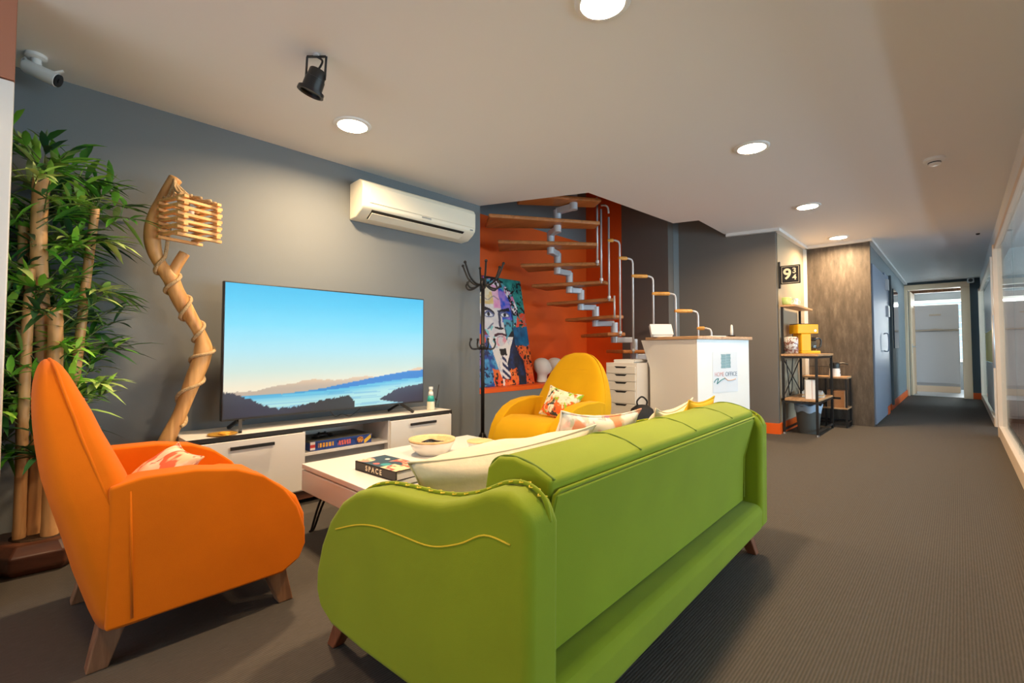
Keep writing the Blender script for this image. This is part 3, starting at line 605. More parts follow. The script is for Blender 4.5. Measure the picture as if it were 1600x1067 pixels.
# ================================================================== BAMBOO PLANT
t = th('bamboo_plant', 'tall artificial bamboo plant in a dark faceted wooden planter, in the corner', 'plant', (-3.04, 0.10, 0))
ring = lambda s, z: [(s * x, s * y, z) for x, y in ((-0.17, -0.16), (0.02, -0.20), (0.16, -0.10), (0.175, 0.07), (0.06, 0.16), (-0.13, 0.15))]
MB().loft([ring(0.86, 0), ring(1.0, 0.03), ring(1.0, 0.085), ring(0.78, 0.125)]).build('planter', 'pot_wood', t, bevel=0.006)
MB().lathe([(0.001, 0.118), (0.11, 0.118), (0.10, 0.13), (0.001, 0.133)], seg=18).build('soil', P('dark_bark', (0.05, 0.025, 0.012), 0.9, bump=0.8, bscale=60), t)
def culm(pts, r0, r1):
    path = spl([(x + 3.04, y - 0.10, z) for x, y, z in pts], 22); n = len(path); rr = []
    for i, p in enumerate(path):
        f = i / (n - 1); node = (p.z % 0.31) / 0.31; bump_ = 0.10 * math.exp(-((node - 0.5) / 0.03) ** 2)
        rr.append((r0 + (r1 - r0) * f) * (1 + bump_))
    MB().tube(path, rr, 14).build('culm', 'culm', t, smooth=True)
culm([(-3.05, 0.075, 0.11), (-3.05, 0.085, 0.9), (-3.06, 0.06, 1.45), (-3.05, 0.062, 1.765)], 0.029, 0.030)
culm([(-2.98, 0.125, 0.11), (-2.98, 0.125, 0.8), (-3.0, 0.12, 1.15)], 0.031, 0.026)
culm([(-3.12, 0.15, 0.11), (-3.12, 0.20, 0.8), (-3.11, 0.23, 1.3), (-3.10, 0.255, 1.665)], 0.022, 0.018)
culm([(-3.12, 0.04, 0.11), (-3.12, 0.02, 0.9), (-3.12, 0.01, 1.53)], 0.022, 0.019)
culm([(-3.02, 0.03, 0.11), (-3.0, 0.03, 0.7), (-3.0, 0.035, 1.32)], 0.022, 0.018)
fv, ff, fc = [], [], []
def leaf(p, d, L_, W_, up, col):
    d = d.normalized(); s_ = d.cross(up); s_ = s_.normalized() if s_.length > 1e-4 else d.orthogonal().normalized(); u_ = s_.cross(d)
    o = len(fv)
    prof_ = ((0.0, 0.12), (0.15, 0.65), (0.4, 1.0), (0.7, 0.7), (1.0, 0.0))
    for q, w_ in prof_:
        c_ = p + d * (L_ * q) - Vector((0, 0, 1)) * (0.28 * L_ * q * q)
        e = s_ * (W_ * w_ * 0.5)
        for r_ in (c_ - e + u_ * W_ * w_ * 0.13, c_, c_ + e + u_ * W_ * w_ * 0.13):
            if r_.x < -0.275: r_.x = -0.275 + random.uniform(0, 0.004)
            if r_.y < -0.135 and r_.x < 0.33: r_.y = -0.135
            fv.append(tuple(r_)); fc.append(col)
    for k in range(4):
        for i in range(2):
            a = o + k * 3 + i; ff.append((a, a + 1, a + 4, a + 3))
pal = [srgb(62, 125, 40), srgb(88, 170, 48), srgb(125, 200, 60), srgb(165, 220, 85), srgb(40, 88, 48), srgb(30, 66, 45), srgb(195, 220, 130)]
stems = MB()
def spray(p, dir_, n_leaf, Ls):
    p = Vector(p); dir_ = Vector(dir_).normalized(); ln = random.uniform(0.10, 0.2)
    end = p + dir_ * ln + Vector((0, 0, random.uniform(-0.02, 0.05)))
    end.x = max(end.x, -0.26)
    stems.tube([p, (p + end) / 2 + Vector((0, 0, 0.015)), end], [0.003, 0.0025, 0.0015], 5)
    bc = random.choice(pal)
    for k in range(n_leaf):
        f = random.uniform(0.35, 1.0); q = p.lerp(end, f)
        dd = dir_ * random.uniform(0.2, 1.0) + Vector((random.uniform(-1, 1), random.uniform(-1, 1), random.uniform(-0.35, 0.75))) * 0.8
        c_ = lerp(bc, random.choice(pal), random.uniform(0, 0.7))
        leaf(q, dd, Ls * random.uniform(0.7, 1.15), Ls * random.uniform(0.14, 0.20), Vector((0, 0, 1)), c_)
random.seed(21)
axes = [((-0.01, -0.03), 0.50, 1.84, 60), ((0.055, 0.02), 0.46, 1.3, 34), ((-0.065, 0.13), 0.75, 1.76, 52), ((-0.08, -0.07), 0.6, 1.75, 40), ((0.06, -0.07), 0.5, 1.75, 40)]
for (ax_, ay_), z0, z1, cnt in axes:
    for k in range(cnt):
        z = z0 + (z1 - z0) * (k + random.random()) / cnt
        a = random.uniform(0, 2 * math.pi)
        if math.cos(a) > 0.35 and random.random() < 0.6: continue
        spray((ax_ + 0.02 * math.cos(a), ay_ + 0.02 * math.sin(a), z), (math.cos(a), math.sin(a) * 0.85, random.uniform(-0.1, 0.7)), random.randint(8, 12), random.uniform(0.13, 0.19))
for k in range(5): spray((-0.01, -0.03, 1.74), (math.cos(k * 1.25), math.sin(k * 1.25), 1.6), 7, 0.16)
for k in range(4): spray((-0.06, 0.155, 1.66), (math.cos(k * 1.5 + 0.5), math.sin(k * 1.5 + 0.5), 1.9), 7, 0.16)
me = bpy.data.meshes.new('foliage'); me.from_pydata(fv, [], ff); ca_ = me.color_attributes.new('col', 'FLOAT_COLOR', 'POINT')
for i, c_ in enumerate(fc): ca_.data[i].color = (*c_, 1)
me.materials.append(M['leaf']); me.shade_smooth(); o = bpy.data.objects.new('foliage', me); COL.objects.link(o); o.parent = t; o['kind'] = 'stuff'
stems.build('twigs', P('twig', (0.10, 0.13, 0.04), 0.6), t)

# ================================================================== UPHOLSTERY
def armchair(name, label, loc, rz, fabric, legmat):
    t = th(name, label, 'armchair', loc, rz)
    # back shell: rounded arch leaning backwards
    rings = []
    lev = [(0.13, .352, .182, .34), (0.17, .352, .168, .34), (0.28, .352, .135, .335), (0.39, .352, .108, .31), (0.50, .352, .078, .28), (0.57, .338, .06, .255), (0.64, .318, .050, .225), (0.70, .296, .044, .198), (0.76, .268, .040, .175), (0.81, .238, .039, .152), (0.85, .206, .041, .134), (0.88, .174, .045, .120), (0.905, .134, .051, .106), (0.920, .094, .058, .094), (0.928, .05, .066, .084)]
    for z, w, yr, yf in lev:
        ring = []; th_ = (yf - yr)
        N_ = 36
        for k in range(N_):
            a = 2 * math.pi * k / N_; ex = 0.34
            x = w * math.copysign(abs(math.cos(a)) ** (0.36 if z < .6 else 0.42), math.cos(a)); s_ = math.sin(a)
            y = (yr + yf) / 2 + th_ / 2 * math.copysign(abs(s_) ** 0.45, s_)
            # wrap the sides forward a little below the arms
            ring.append((x, y, z))
        rings.append(ring)
    MB().loft(rings).build('backrest', fabric, t, smooth=True)
    arm = [(0.20, 0.14), (0.20, 0.55), (0.28, 0.568), (0.42, 0.565), (0.54, 0.545), (0.63, 0.505), (0.70, 0.445), (0.75, 0.37), (0.78, 0.28), (0.782, 0.22), (0.76, 0.17), (0.70, 0.135), (0.20, 0.13)]
    for s_ in (-1, 1):
        x0, x1 = sorted((s_ * 0.255, s_ * 0.355))
        a_ = MB().prism(arm, 'x', x0, x1).build('arm', fabric, t, smooth=True, bevel=0.036, seg=5)
        MB().tube([(s_ * 0.354, 0.262, 0.15), (s_ * 0.355, 0.256, 0.35), (s_ * 0.352, 0.25, 0.53)], 0.004, 6).build('seam', fabric, a_, smooth=True)
    seat = [(0.18, 0.14), (0.18, 0.40), (0.35, 0.415), (0.52, 0.44), (0.64, 0.45), (0.73, 0.43), (0.79, 0.375), (0.822, 0.30), (0.825, 0.24), (0.805, 0.18), (0.75, 0.14), (0.5, 0.13)]
    MB().prism(seat, 'x', -0.26, 0.26).build('seat', fabric, t, smooth=True, bevel=0.03, seg=4)
    # piping along the front edge of the back
    pp = []
    for z, w, yr, yf in lev[4:]: pp.append((w * 0.93, yr + (yf - yr) * 0.62, z))
    path = [Vector(p) for p in pp] + [Vector((-p[0], p[1], p[2])) for p in pp[::-1]]
    path = [p + Vector((0.02 if p.x > 0 else -0.02, 0, 0.0)) * (1 if abs(p.x) > .1 else 0) for p in path]
    MB().tube(spl(path, 3), 0.0045, 6).build('piping', fabric, t, smooth=True)
    z, w, yr, yf = 0.81, .238, .039, .152
    MB().tube(spl([(-w * 0.93, yf - 0.035, z + 0.005), (-w * 0.6, yf + 0.001, z - 0.01), (0, yf + 0.003, z - 0.012), (w * 0.6, yf + 0.001, z - 0.01), (w * 0.93, yf - 0.035, z + 0.005)], 5), 0.003, 6).build('seam', fabric, t, smooth=True)
    for sx in (-1, 1):
        for y, dy in ((0.235, -0.045), (0.69, 0.045)):
            x = sx * 0.255
            tp = [(x - 0.036, y - 0.038), (x + 0.036, y - 0.038), (x + 0.036, y + 0.038), (x - 0.036, y + 0.038)]
            bt = [(x - 0.024 + sx * 0.02, y - 0.026 + dy), (x + 0.024 + sx * 0.02, y - 0.026 + dy), (x + 0.024 + sx * 0.02, y + 0.026 + dy), (x - 0.024 + sx * 0.02, y + 0.026 + dy)]
            MB().loft([[(a, b_, 0.155) for a, b_ in tp], [(a, b_, 0.0) for a, b_ in bt]]).build('leg', legmat, t, bevel=0.004)
    return t
armchair('armchair', 'orange velvet armchair with angled wooden legs beside the bamboo plant', (-2.185, 0.0, 0), 0.0, 'orange_fabric', 'leg_wood')
armchair('armchair', 'yellow velvet armchair facing the coffee table below the stairs', (-2.30, 3.33, 0), rad(176), 'yellow_fabric', 'leg_wood')

# green sofa
SL = 1.79
t = th('sofa', 'green velvet sofa seen from behind, in the middle of the room', 'sofa', (-0.622, 0.70, 0), rad(1.8))
arm = [(0.0, 0.13), (0.005, 0.60), (-0.015, 0.645), (-0.06, 0.665), (-0.12, 0.657), (-0.19, 0.625), (-0.27, 0.60), (-0.36, 0.588), (-0.46, 0.583), (-0.56, 0.574), (-0.65, 0.55), (-0.73, 0.505), (-0.80, 0.435), (-0.85, 0.35), (-0.88, 0.26), (-0.882, 0.20), (-0.855, 0.15), (-0.78, 0.12), (-0.6, 0.115)]
crest = [(0.0, 0.60), (-0.015, 0.645), (-0.06, 0.667), (-0.12, 0.659), (-0.19, 0.627), (-0.27, 0.602), (-0.36, 0.590), (-0.46, 0.585), (-0.56, 0.576), (-0.65, 0.552), (-0.73, 0.507), (-0.80, 0.437), (-0.85, 0.35), (-0.882, 0.26)]
for y0, y1, yo in ((0, 0.105, -1), (SL - 0.105, SL, 1)):
    a_ = MB().prism(arm, 'y', y0, y1).build('arm', 'green_fabric', t, smooth=True, bevel=0.024, seg=5)
    yc = y0 + 0.072 if yo < 0 else y1 - 0.072
    MB().tube(spl([(x, yc, z + 0.002) for x, z in crest], 5), 0.0055, 8).build('piping', 'green_fabric', a_, smooth=True)
    zz = MB(); cs = spl([(x, yc, z + 0.003) for x, z in crest[1:12]], 4)
    for k in range(len(cs) - 1): zz.tube([cs[k] + Vector((0, 0.011 * (-1) ** k, 0.001)), cs[k + 1] + Vector((0, -0.011 * (-1) ** k, 0.001))], 0.0016, 5)
    zz.build('lacing', 'yellow_thread', a_)
    ys = -0.001 if yo < 0 else SL + 0.001
    MB().tube(spl([(-0.045, ys, 0.565), (-0.12, ys, 0.565), (-0.20, ys, 0.525), (-0.30, ys, 0.493), (-0.42, ys, 0.487), (-0.53, ys, 0.482), (-0.63, ys, 0.462), (-0.75, ys, 0.42)], 5), 0.0022, 6).build('stitching', 'yellow_thread', a_, smooth=True)
base = [(-0.02, 0.118), (0.0, 0.14), (0.004, 0.21), (0.0, 0.228), (-0.02, 0.245), (-0.82, 0.275), (-0.845, 0.22), (-0.83, 0.14), (-0.78, 0.12)]
MB().prism(base, 'y', 0.10, SL - 0.10).build('base', 'green_fabric', t, smooth=True, bevel=0.02, seg=4)
back = [(-0.085, 0.25), (-0.080, 0.46), (-0.030, 0.645), (-0.028, 0.672), (-0.08, 0.694), (-0.14, 0.706), (-0.19, 0.700), (-0.225, 0.672), (-0.238, 0.60), (-0.255, 0.42), (-0.27, 0.27)]
bk = MB().prism(back, 'y', 0.112, SL - 0.112).build('backrest', 'green_fabric', t, smooth=True, bevel=0.012, seg=3)
# stretched rear panel with raised welt
MB().prism([(-0.084, 0.255), (-0.078, 0.462), (-0.031, 0.640), (-0.021, 0.637), (-0.068, 0.458), (-0.074, 0.255)], 'y', 0.128, SL - 0.128).build('rear_panel', 'green_fabric', t, smooth=True, bevel=0.004, seg=2)
MB().tube([(-0.072, 0.122, 0.27), (-0.069, 0.122, 0.46), (-0.024, 0.122, 0.640), (-0.020, 0.135, 0.648), (-0.020, SL - 0.135, 0.648), (-0.024, SL - 0.122, 0.640), (-0.069, SL - 0.122, 0.46), (-0.072, SL - 0.122, 0.27)], 0.0045, 8).build('welt', 'green_fabric', t, smooth=True)
for y in (0.128, 0.545, 0.97, 1.375, SL - 0.128):
    MB().tube(spl([(-0.028, y, 0.672), (-0.08, y, 0.694), (-0.14, y, 0.706), (-0.19, y, 0.700), (-0.225, y, 0.672), (-0.238, y, 0.60), (-0.255, y, 0.45)], 4), 0.0026, 6).build('seam', 'green_seam', bk, smooth=True)
MB().prism([(-0.24, 0.27), (-0.24, 0.40), (-0.50, 0.415), (-0.78, 0.405), (-0.86, 0.375), (-0.87, 0.31), (-0.83, 0.27)], 'y', 0.122, SL - 0.122).build('seat_cushion', 'green_fabric', t, smooth=True, bevel=0.025, seg=4)
for x, y, dx, dy in ((-0.80, 0.09, -0.075, -0.02), (-0.80, SL - 0.09, -0.075, 0.02), (-0.10, 0.09, 0.05, -0.02), (-0.10, SL - 0.09, 0.05, 0.02)):
    MB().loft([[(x - 0.035, y - 0.035, 0.135), (x + 0.035, y - 0.035, 0.135), (x + 0.035, y + 0.035, 0.135), (x - 0.035, y + 0.035, 0.135)],
               [(x + dx - 0.02, y + dy - 0.02, 0), (x + dx + 0.02, y + dy - 0.02, 0), (x + dx + 0.02, y + dy + 0.02, 0), (x + dx - 0.02, y + dy + 0.02, 0)]]).build('leg', 'leg_red', t, bevel=0.004)

# cushions
def cushion(name, label, mat, w, h, th_, loc, rot, group=None, wr=0.0, seed=0, pin=0.13):
    n = 28; top, bot = [], []
    vs, fs = [], []
    for side in (1, -1):
        for j in range(n + 1):
            for i in range(n + 1):
                u = -1 + 2 * i / n; v = -1 + 2 * j / n
                x = u * w / 2 * (1 - pin * (1 - abs(v) ** 2.0) * abs(u) ** 3); z = v * h / 2 * (1 - pin * (1 - abs(u) ** 2.0) * abs(v) ** 3)
                e = max(0, (1 - abs(u) ** 2.4)) ** 0.6 * max(0, (1 - abs(v) ** 2.4)) ** 0.6
                y = side * (th_ / 2 * e + wr * e * (hnoise(u * 3 + 9, v * 3 + side, seed) - 0.5))
                vs.append((x, y, z))
    N_ = (n + 1) ** 2
    for s_ in (0, 1):
        for j in range(n):
            for i in range(n):
                a = s_ * N_ + j * (n + 1) + i; fs.append((a, a + 1, a + n + 2, a + n + 1))
    for i in range(n):      # close rim
        for a, b_ in (((i), (i + 1)), (n * (n + 1) + i, n * (n + 1) + i + 1), (i * (n + 1), (i + 1) * (n + 1)), (i * (n + 1) + n, (i + 1) * (n + 1) + n)):
            fs.append((a, b_, b_ + N_, a + N_))
    m_ = MB(); m_.add(vs, fs)
    me_o = th(name, label, 'cushion', loc); me_o.rotation_euler = rot
    if group: me_o['group'] = group
    bm_o = m_.build('cushion_cover', mat, me_o, smooth=True)
    bmod = bm_o.modifiers.new('w', 'WELD'); bmod.merge_threshold = 0.0006
    rim = [Vector(vs[i]) for i in range(n + 1)] + [Vector(vs[j * (n + 1) + n]) for j in range(1, n + 1)] + [Vector(vs[n * (n + 1) + i]) for i in range(n - 1, -1, -1)] + [Vector(vs[j * (n + 1)]) for j in range(n - 1, 0, -1)]
    MB().tube(rim, 0.0035, 6, closed=True).build('seam', mat, me_o, smooth=True)
    return me_o
#PART3
cushion('sofa_cushion', 'large plain cream linen cushion at the near end of the green sofa', 'linen', 0.64, 0.40, 0.23, (-1.105, 1.125, 0.495), (rad(28), rad(-6), rad(67)), wr=0.05, seed=1, pin=0.16)
cushion('sofa_cushion', 'pink and orange floral cushion in the middle of the green sofa', 'floral_pink', 0.50, 0.40, 0.15, (-1.06, 1.545, 0.545), (rad(22), rad(4), rad(86)), wr=0.03, seed=2, pin=0.15)
cushion('sofa_cushion', 'plain cream cushion with a pointed corner toward the far end of the sofa', 'linen', 0.40, 0.42, 0.13, (-1.015, 2.085, 0.520), (rad(20), rad(-2), rad(91)), wr=0.03, seed=3, pin=0.22)
cushion('sofa_cushion', 'mustard yellow cushion at the far arm of the green sofa', 'mustard', 0.28, 0.34, 0.10, (-0.93, 2.25, 0.565), (rad(14), rad(0), rad(88)), wr=0.02, seed=4)
cushion('chair_cushion', 'small red and green floral cushion on the yellow armchair', 'floral_green', 0.36, 0.25, 0.11, (-2.29, 2.97, 0.525), (rad(-24), rad(9), rad(-6)), wr=0.015, seed=5)
cushion('chair_cushion', 'red and cream floral cushion in the seat of the orange armchair', 'floral_red', 0.38, 0.26, 0.11, (-2.18, 0.38, 0.485), (rad(48), rad(0), rad(180)), wr=0.015, seed=6)

# ================================================================== COFFEE TABLE
t = th('coffee_table', 'low white coffee table on black hairpin legs between sofa and television', 'coffee table', (-2.52, 1.05, 0))
W_, L_ = 0.65, 1.15
MB().box((0, 0, 0.335), (W_, L_, 0.36)).build('tabletop', 'white_lacquer', t, bevel=0.003)
MB().box((0.015, 0.02, 0.225), (W_ - 0.02, L_ - 0.02, 0.335)).build('body', 'white_mat', t)
MB().box((0.0, 0.0, 0.222), (W_, 0.02, 0.328)).build('end_panel', 'white_lacquer', t, bevel=0.003)
for k in range(2): MB().box((W_ - 0.02, 0.025 + k * 0.555, 0.226), (W_ - 0.002, 0.57 + k * 0.555, 0.328)).build('drawer', 'white_lacquer', t, bevel=0.003)
for x in (0.06, W_ - 0.06):
    for y in (0.07, L_ - 0.07):
        s_ = 1 if x > 0.3 else -1; q = 1 if y > 0.5 else -1
        MB().tube(spl([(x - s_ * 0.05, y, 0.225), (x + s_ * 0.0, y + q * 0.012, 0.12), (x + s_ * 0.035, y + q * 0.025, 0.012), (x + s_ * 0.04, y + q * 0.03, 0.006), (x + s_ * 0.04, y + q * 0.01, 0.012), (x + s_ * 0.02, y - q * 0.02, 0.12), (x, y - q * 0.06, 0.225)], 6), 0.006, 8).build('leg', 'black', t, smooth=True)

t = th('space_book', 'thick dark book with SPACE on its spine, on the coffee table', 'book', (-2.035, 1.275, 0.36), rad(3))
MB().box((-0.165, -0.073, 0.004), (0.160, 0.085, 0.041)).build('pages', P('paper', (0.78, 0.74, 0.72), 0.8), t)
M['book_cover'] = P('charcoal_cover', (0.045, 0.043, 0.045), 0.5)
MB().box((-0.17, -0.085, 0.0), (0.165, 0.088, 0.004)).box((-0.17, -0.085, 0.041), (0.165, 0.088, 0.045)).box((-0.17, -0.085, 0.0), (0.165, -0.078, 0.045)).build('cover', 'book_cover', t)
def book_col(u, v):
    c = srgb(48, 62, 68)
    if (u - 0.08) ** 2 * 3 + (v - 0.25) ** 2 < 0.06: c = srgb(235, 150, 120) if hnoise(u * 20, v * 12) > 0.4 else srgb(225, 205, 165)
    if u > 0.42 and 0.5 < v + 0.25 * math.sin(u * 8) < 0.95: c = srgb(215, 90, 60) if hnoise(u * 24, v * 14, 4) > 0.45 else srgb(225, 180, 140)
    if u > 0.62 and v < 0.5: c = srgb(236, 205, 160) if hnoise(u * 16, v * 9, 7) > 0.35 else srgb(180, 70, 50)
    if (u - 0.55) ** 2 * 3 + (v - 0.3) ** 2 < 0.02: c = srgb(60, 150, 150)
    if (u - 0.40) ** 2 * 3 + (v - 0.18) ** 2 < 0.008: c = srgb(220, 100, 80)
    if (u - 0.28) ** 2 * 3 + (v - 0.72) ** 2 < 0.005: c = srgb(230, 225, 215)
    return c
grid('cover_art', 'print', t, 90, 46, lambda u, v: (-0.168 + 0.331 * u, -0.083 + 0.169 * v, 0.0455), book_col)
M['title_cream'] = P('cream_ink', (0.85, 0.76, 0.56), 0.5)
text('S P A C E', 0.034, 'title', 'title_cream', t, (-0.01, -0.0855, 0.022), (rad(90), 0, 0), bold=0.0008)

t = th('bamboo_bowl', 'large bamboo bowl holding dark game pieces on the coffee table', 'bowl', (-2.215, 1.665, 0.36))
MB().lathe([(0.001, 0), (0.075, 0), (0.105, 0.03), (0.130, 0.078), (0.134, 0.088), (0.130, 0.090), (0.122, 0.078), (0.098, 0.034), (0.07, 0.012), (0.001, 0.010)], seg=40).build('bowl_body', 'bamboo_wood', t, smooth=True)
MB().lathe([(0.0755, 0.0), (0.1065, 0.03), (0.1315, 0.076), (0.1325, 0.076), (0.108, 0.029), (0.077, -0.0)], seg=40, cap=False).build('painted_outside', 'white_lacquer', t, smooth=True)
t2 = th('dark_trinkets', 'heap of small dark objects inside the large bamboo bowl', 'trinkets', (-2.215, 1.665, 0.374))
for k in range(9):
    a = k * 2.4; q = 0.012 + 0.0075 * k
    MB().ell((q * math.cos(a), q * math.sin(a), 0.028 + 0.012 * (k % 3)), (0.026, 0.018, 0.014), 10, 6).build('piece', 'black_plastic', t2, smooth=True)
MB().tube(spl([(-0.06, -0.03, 0.045), (-0.02, 0.0, 0.062), (0.03, 0.01, 0.06), (0.075, 0.045, 0.055)], 5), 0.006, 8).build('piece', 'black_plastic', t2, smooth=True)
t = th('bamboo_bowl', 'small lidded bamboo bowl behind the large bowl on the coffee table', 'bowl', (-2.07, 1.905, 0.36))
MB().lathe([(0.001, 0), (0.05, 0), (0.066, 0.02), (0.074, 0.052), (0.074, 0.056), (0.001, 0.056)], seg=32).build('bowl_body', 'white_lacquer', t, smooth=True, angle=50)
MB().lathe([(0.001, 0.056), (0.077, 0.056), (0.077, 0.062), (0.070, 0.064), (0.001, 0.064)], seg=32).build('lid', 'bamboo_wood', t, smooth=True, angle=40)

# ================================================================== STAIR NICHE
def pcol(u, v):
    wu = u + 0.02 * (hnoise(u * 14, v * 18, 11) - 0.5); wv = v + 0.02 * (hnoise(u * 14, v * 18, 12) - 0.5)
    n1 = 0.6 * hnoise(u * 14, v * 19, 1) + 0.4 * hnoise(u * 33, v * 44, 5); n2 = 0.5 * hnoise(u * 24, v * 32, 2) + 0.5 * hnoise(u * 60, v * 80, 6); n3 = hnoise(u * 5, v * 6, 3)
    dk = srgb(16, 18, 26)
    # background
    if wu > 0.60 and wv > 0.50: c = lerp(srgb(12, 90, 92), srgb(60, 175, 165), n1) if n2 > 0.36 else dk
    elif wu < 0.34 and wv > 0.46: c = lerp(srgb(60, 14, 30), srgb(175, 45, 70), n1) if n2 > 0.4 else srgb(36, 16, 26)
    elif wu > 0.70 and wv < 0.38: c = lerp(srgb(205, 40, 15), srgb(245, 130, 55), n1) if n2 > 0.40 else dk
    elif wu < 0.36: c = lerp(srgb(60, 140, 200), srgb(150, 110, 195), sstep(0.3, 0.7, n1)) if n2 > 0.38 else srgb(24, 44, 96)
    else: c = dk
    if wu > 0.74 and 0.36 < wv < 0.54: c = lerp(srgb(20, 120, 175), srgb(8, 50, 90), n1)
    if wu > 0.80 and 0.54 < wv < 0.68 and n2 > 0.45: c = srgb(225, 75, 45)
    if (wu - 0.14) ** 2 + ((wv - 0.505) * 1.3) ** 2 < 0.010: c = srgb(26, 66, 215)
    if (wu - 0.17) ** 2 + ((wv - 0.415) * 1.9) ** 2 < 0.008: c = srgb(228, 88, 55)
    # jacket
    if wv < 0.44:
        half = 0.20 + 0.62 * max(0, 0.44 - wv)
        if abs(wu - 0.50) < min(half, 0.36):
            if wu < 0.46: c = lerp(srgb(70, 160, 215), srgb(28, 70, 160), sstep(0.35, 0.65, n1)) if n2 > 0.4 else srgb(20, 36, 92)
            else: c = lerp(srgb(14, 18, 34), srgb(34, 70, 140), n1 ** 3)
        if wv < 0.15 and 0.3 < wu < 0.72: c = lerp(srgb(215, 50, 20), srgb(245, 140, 60), n1) if n2 > 0.42 else dk
        # shirt front
        if abs(wu - 0.50 + 0.10 * (0.40 - wv)) < 0.015 + 0.52 * max(0, wv - 0.05): c = srgb(236, 232, 230) if n2 > 0.3 else srgb(196, 206, 224)
        tx = wu - 0.50 - 0.02 * math.sin(wv * 9)
        if 0.27 < wv < 0.325 and abs(tx) < 0.055: c = dk
        if 0.06 < wv <= 0.275 and abs(tx) < 0.035 + 0.22 * max(0, 0.22 - wv): c = srgb(24, 40, 90) if math.sin((u * 0.6 + v) * 95) > 0 else srgb(228, 228, 235)
    # hair mass and face
    hx, hy = (wu - 0.49) / 0.37, (wv - 0.70) / 0.275
    if hx * hx + hy * hy < 1 and wv > 0.56:
        c = dk if n2 < 0.40 else (srgb(232, 226, 232) if n1 > 0.52 else (srgb(205, 120, 170) if n1 > 0.42 else srgb(80, 165, 185)))
    wid = 0.295 * (1 - 0.42 * sstep(0.60, 0.36, wv)); fx = (wu - 0.475) / wid; fy = (wv - 0.635) / 0.285
    if abs(fx) ** 2.2 + abs(fy) ** 2.2 < 1:
        c = lerp(srgb(206, 202, 212), srgb(242, 238, 236), n1)
        if wv > 0.74 and wu < 0.46: c = lerp(srgb(238, 228, 200), srgb(228, 200, 130), sstep(0.45, 0.7, n1))
        if wv > 0.70 and 0.46 < wu < 0.58: c = lerp(srgb(226, 120, 190), srgb(240, 205, 222), n1)
        if wu > 0.57 and wv > 0.58: c = lerp(srgb(30, 84, 205), srgb(165, 130, 215), sstep(0.3, 0.7, n1))
        if wu > 0.59 and wv <= 0.60: c = lerp(srgb(80, 165, 190), srgb(24, 34, 60), sstep(0.40, 0.62, n1))
        if wu < 0.40 and wv < 0.54 and n1 > 0.5: c = srgb(130, 205, 212)
        if fx < -0.86 or fx > 0.90: c = lerp(c, dk, 0.75)
        for ex, sg in ((0.355, 1), (0.625, -1)):
            e = (wu - ex) * sg
            if abs(e) < 0.095 and abs(wv - (0.690 - 0.22 * e - 1.2 * e * e)) < 0.016: c = srgb(22, 22, 40)           # brow
            if (e / 0.085) ** 2 + ((wv - 0.645) / 0.030) ** 2 < 1: c = srgb(96, 104, 150)
            if (e / 0.062) ** 2 + ((wv - 0.640) / 0.016) ** 2 < 1: c = srgb(228, 232, 240)
            if (e / 0.024) ** 2 + ((wv - 0.641) / 0.017) ** 2 < 1: c = srgb(14, 18, 36)
        if 0.505 < wu < 0.545 and 0.52 < wv < 0.68: c = srgb(52, 60, 92)                                          # nose shade
        if abs(wu - 0.50) < 0.075 and abs(wv - 0.515 - 0.9 * (wu - 0.50) ** 2) < 0.010: c = srgb(24, 24, 40)
        if abs(wu - 0.50) < 0.10 and abs(wv - 0.462 + 1.2 * (wu - 0.50) ** 2) < 0.011: c = srgb(66, 22, 44)      # mouth
        if abs(wu - 0.50) < 0.05 and 0.432 < wv < 0.440: c = srgb(150, 130, 150)
        if (wu - 0.51) ** 2 + ((wv - 0.39) * 1.4) ** 2 < 0.008: c = lerp(c, srgb(228, 120, 150), 0.75 * sstep(0.38, 0.6, n1))
        if wu < 0.42 and abs(wv - 0.50 - 0.55 * (wu - 0.30)) < 0.008 and wu > 0.30: c = srgb(120, 120, 150)       # cheek line
        if wv > 0.78 and abs(wv - 0.80 - 0.02 * math.sin(u * 30)) < 0.005 and wu < 0.56: c = srgb(150, 140, 150)  # brow furrow
    return c
t = th('portrait_painting', 'large colourful pop-art portrait of a man in a suit, leaning in the orange niche', 'painting', (-3.47, 3.13, 0.578))
hgt = 1.2; lean = math.asin(0.225 / hgt)
pm = Matrix.Rotation(-lean, 4, 'Y')
MB().box((-0.03, 0, 0), (0, 0.90, hgt)).xf(pm).build('canvas', P('canvas_edge', (0.05, 0.02, 0.03), 0.7), t)
grid('picture', 'print', t, 150, 200, lambda u, v: tuple(pm @ Vector((0.0012, 0.002 + 0.896 * u, 0.002 + (hgt - 0.004) * v))), pcol)

